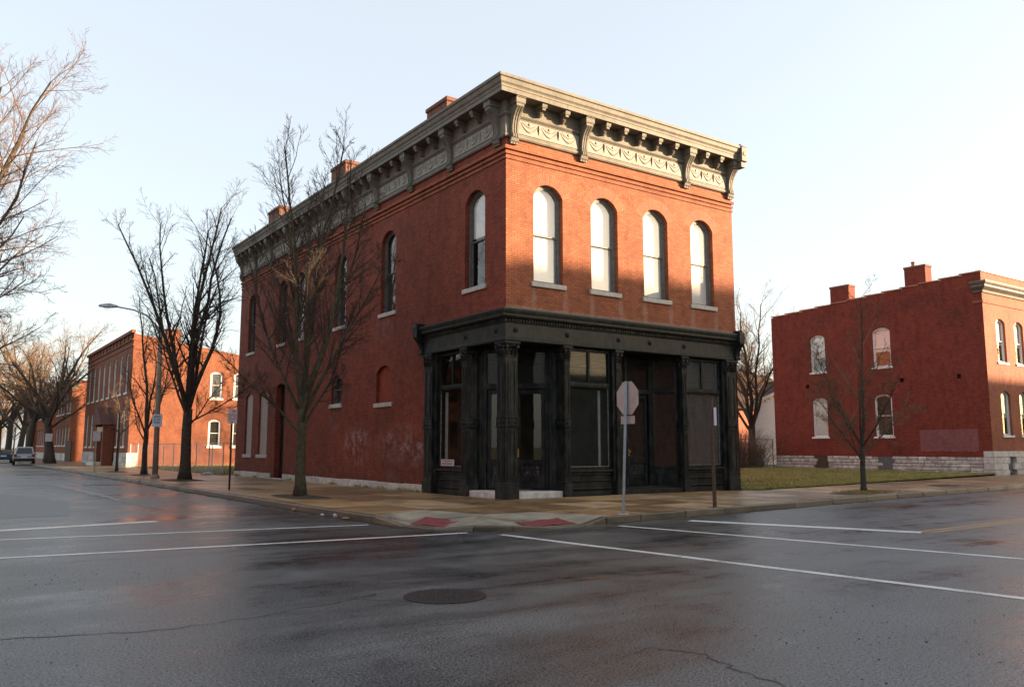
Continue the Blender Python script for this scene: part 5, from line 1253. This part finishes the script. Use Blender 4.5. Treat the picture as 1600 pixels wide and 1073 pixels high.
marks(f, [(.13, .10, 4, .24)], .006, .3, rg).build('lettering', M['signred'], pl_); marks(f, [(.03, .05, 8, .26), (-.05, .05, 8, .26), (-.13, .045, 7, .26)], .006, .3, rg).build('lettering', M['ink'], pl_)
q = [f(-.05, -.21, .006), f(.05, -.21, .006), f(.05, -.19, .006), f(-.05, -.19, .006)]; MB().poly(q).build('arrow', M['signred'], pl_)
ps = thing('pole_sign', (-4.64, 23.6, 2.6), 'grey white notice sign strapped to the street lamp pole', 'sign')
pm, f = plate((-4.70, 23.58, 2.98), .46, .62, R(-20)); pl_ = pm.build('sign_plate', M['siding'], ps); marks(f, [(.14, .09, 5, .3), (.0, .1, 4, .28), (-.14, .1, 4, .3)], .006, .3, rg).build('lettering', M['ink'], pl_)
ls_ = thing('street_sign', (-5.5, 36.2, .15), 'sunlit pale sign on a thin post up the side street', 'sign')
MB().box(-5.53, 36.17, .1, -5.47, 36.23, 2.75).build('post', M['concrete'], ls_); pm, f = plate((-5.5, 36.14, 2.35), .42, .6, R(-10)); pl_ = pm.build('sign_plate', M['signwhite'], ls_)
pm, f = plate((-5.35, 36.14, 2.75), .38, .3, R(25)); pm.build('upper_plate', M['alu'], ls_)
ts = thing('tree_sign', (-4.6, 70.4, 2.2), 'small white sign on the gnarled tree near the silver car', 'sign'); pm, f = plate((-4.55, 70.2, 2.6), .6, .75, R(-10)); pm.build('sign_plate', M['signwhite'], ts)
# stop sign seen from behind
ss = thing('stop_sign', (-.77, -5.85, .15), 'back of octagonal stop sign with small plate on leaning galvanised post', 'sign')
pb_ = Vector((-.77, -5.85, .12)); pt_ = Vector((-.62, -5.85, 3.19))
MB().tube([pb_, pt_], .042, 4).build('post', M['galv'], ss)
mbh = MB()
for k in range(26):
    a = pb_.lerp(pt_, .06 + k*.035); mbh.lathe([(.008, -.001), (.008, .001)], (a.x-.031, a.y-.0, a.z), 5, 'x')
mbh.build('post_hole', M['ink'], ss)
oc = [(.385*math.cos(R(22.5+45*k))/math.cos(R(22.5)), .385*math.sin(R(22.5+45*k))/math.cos(R(22.5))) for k in range(8)]
cx, cy, cz = -.585, -5.85, 2.80; sk = R(3)
def octp(o): return [(cx+o+u*math.sin(sk), cy+u*math.cos(sk), cz+z) for u, z in oc]
oc_o = MB().prism(octp(0), octp(.006)).build('sign_plate', M['alu'], ss, fixn=True)
for z in (2.55, 3.05): MB().lathe([(.016, -.02), (.016, .0)], (cx-.04, cy, z), 6, 'x').build('bolt', M['galv'], oc_o)
MB().box(cx-.0, cy-.235, 2.20, cx+.006, cy+.235, 2.385).build('lower_plate', M['alu'], ss, bevel=.002)
MB().lathe([(.15, 0), (.13, .012)], (-.77, -5.85, .148), 12).build('base_plate', M['concrete'], ss)
# parking sign seen edge-on
es = thing('parking_sign', (2.67, -5.53, .15), 'brown post carrying a sign seen edge-on before the shop window', 'sign')
MB().box(2.63, -5.565, .1, 2.70, -5.495, 2.95).build('post', M['rust'], es)
pm, f = plate((2.72, -5.46, 2.55), .32, .62, R(48.0), .008); pm.build('sign_plate', M['signred'], es)
pm, f = plate((2.64, -5.63, 2.45), .30, .46, R(60.0), .006); pm.build('sign_plate', M['siding'], es)
MB().box(2.5, -5.75, .148, 2.85, -5.45, .158).build('base_plate', M['kerb'], es)

# ------------------------------------------------------------------ parked cars
def car(loc, rz, body, label, wagon=True):
    c = thing('parked_car', loc, label, 'car', 'cars parked up the side street'); x, y, z = loc; W2 = .92
    def sec(t, prof): return [(x+px_*(1 if True else 1), y+t, z+pz) for px_, pz in prof]
    H = 1.72 if wagon else 1.42
    st_ = [(0, .50, .86, .92), (.06, .42, .92, 1.0), (.5, .36, .92, 1.02), (2.4, .34, .92, 1.0), (4.0, .36, .92, .98), (4.5, .42, .88, .86), (4.72, .5, .78, .7)]
    def ringp(t, zb, hw, zt): return [(x-hw*.94, y+t, z+zb), (x+hw*.94, y+t, z+zb), (x+hw, y+t, z+zb+.18), (x+hw, y+t, z+zt-.14), (x+hw*.95, y+t, z+zt), (x-hw*.95, y+t, z+zt), (x-hw, y+t, z+zt-.14), (x-hw, y+t, z+zb+.18)]
    mb = MB(); n = 8; rs = [ringp(*s_) for s_ in st_]; mb.add([p for r_ in rs for p in r_], [(i*n+j, i*n+(j+1) % n, (i+1)*n+(j+1) % n, (i+1)*n+j) for i in range(len(rs)-1) for j in range(n)] + [tuple(range(n))[::-1], tuple(range((len(rs)-1)*n, len(rs)*n))])
    bo = mb.build('body', body, c, bevel=.04, fixn=True)
    cb = MB(); y0, y1, y2, y3 = (.12, .45, 2.3, 3.3) if wagon else (.75, 1.35, 2.4, 3.4); wb, wt = .86, .68
    lo = [(x-wb, y+y0, z+1.0), (x+wb, y+y0, z+1.0), (x+wb, y+y3, z+1.0), (x-wb, y+y3, z+1.0)]; up = [(x-wt, y+y1, z+H), (x+wt, y+y1, z+H), (x+wt, y+y2, z+H), (x-wt, y+y2, z+H)]
    cb.prism(lo, up); cab = cb.build('cabin', body, c, bevel=.06, fixn=True)
    def lerp(a, b, t): return tuple(a[i]+(b[i]-a[i])*t for i in range(3))
    def pane(a, b, cc, d, off, nm):     # quad inset on a cabin face
        A = [lerp(a, d, .12), lerp(b, cc, .12), lerp(b, cc, .86), lerp(a, d, .86)]; A = [lerp(A[0], A[1], .08), lerp(A[1], A[0], .08), lerp(A[2], A[3], .10), lerp(A[3], A[2], .10)]
        MB().prism([tuple(Vector(p)+Vector(off)) for p in A], [tuple(Vector(p)-Vector(off)) for p in A]).build(nm, M['carglass'], cab)
    pane(lo[0], lo[1], up[1], up[0], (0, -.02, .008), 'rear_window'); pane(lo[3], lo[0], up[0], up[3], (-.02, 0, .006), 'side_window'); pane(lo[1], lo[2], up[2], up[1], (.02, 0, .006), 'side_window'); pane(lo[2], lo[3], up[3], up[2], (0, .02, .008), 'windscreen')
    for s_ in (-1, 1):
        MB().box(x+s_*.60, y-.03, z+.80, x+s_*.87, y+.10, z+(1.02 if wagon else .96)).build('tail_light', M['taillight'], bo, bevel=.02)
        MB().box(x+s_*.92, y+3.1, z+.98, x+s_*1.08, y+3.25, z+1.12).build('mirror', body, bo, bevel=.02)
        for t in (.85, 3.75):
            wh = MB().lathe([(.22, -.11), (.33, -.10), (.345, 0), (.33, .10), (.22, .11)], (x+s_*.82, y+t, z+.345), 16, 'x').build('wheel', M['tyre'], c); MB().lathe([(.21, -.02), (.21, .02)], (x+s_*.915, y+t, z+.345), 12, 'x').build('rim', M['galv'], wh)
    MB().box(x-.86, y-.09, z+.40, x+.86, y+.1, z+.62).build('bumper', M['tyre'] if wagon else body, bo, bevel=.03); MB().box(x-.26, y-.035, z+.70, x+.26, y+.02, z+.82).build('number_plate', M['siding'], bo)
    c.rotation_euler[2] = rz; return c
car((-6.45, 70.5, 0), R(-4), M['chrome'], 'silver estate car parked by the gnarled tree, seen from behind')
car((-7.3, 83.5, 0), R(-2), M['bluepaint'], 'dark blue car parked in front of the silver estate', False)

for o in bpy.data.objects:
    if '_L' in o: del o['_L']
bpy.context.view_layer.update()
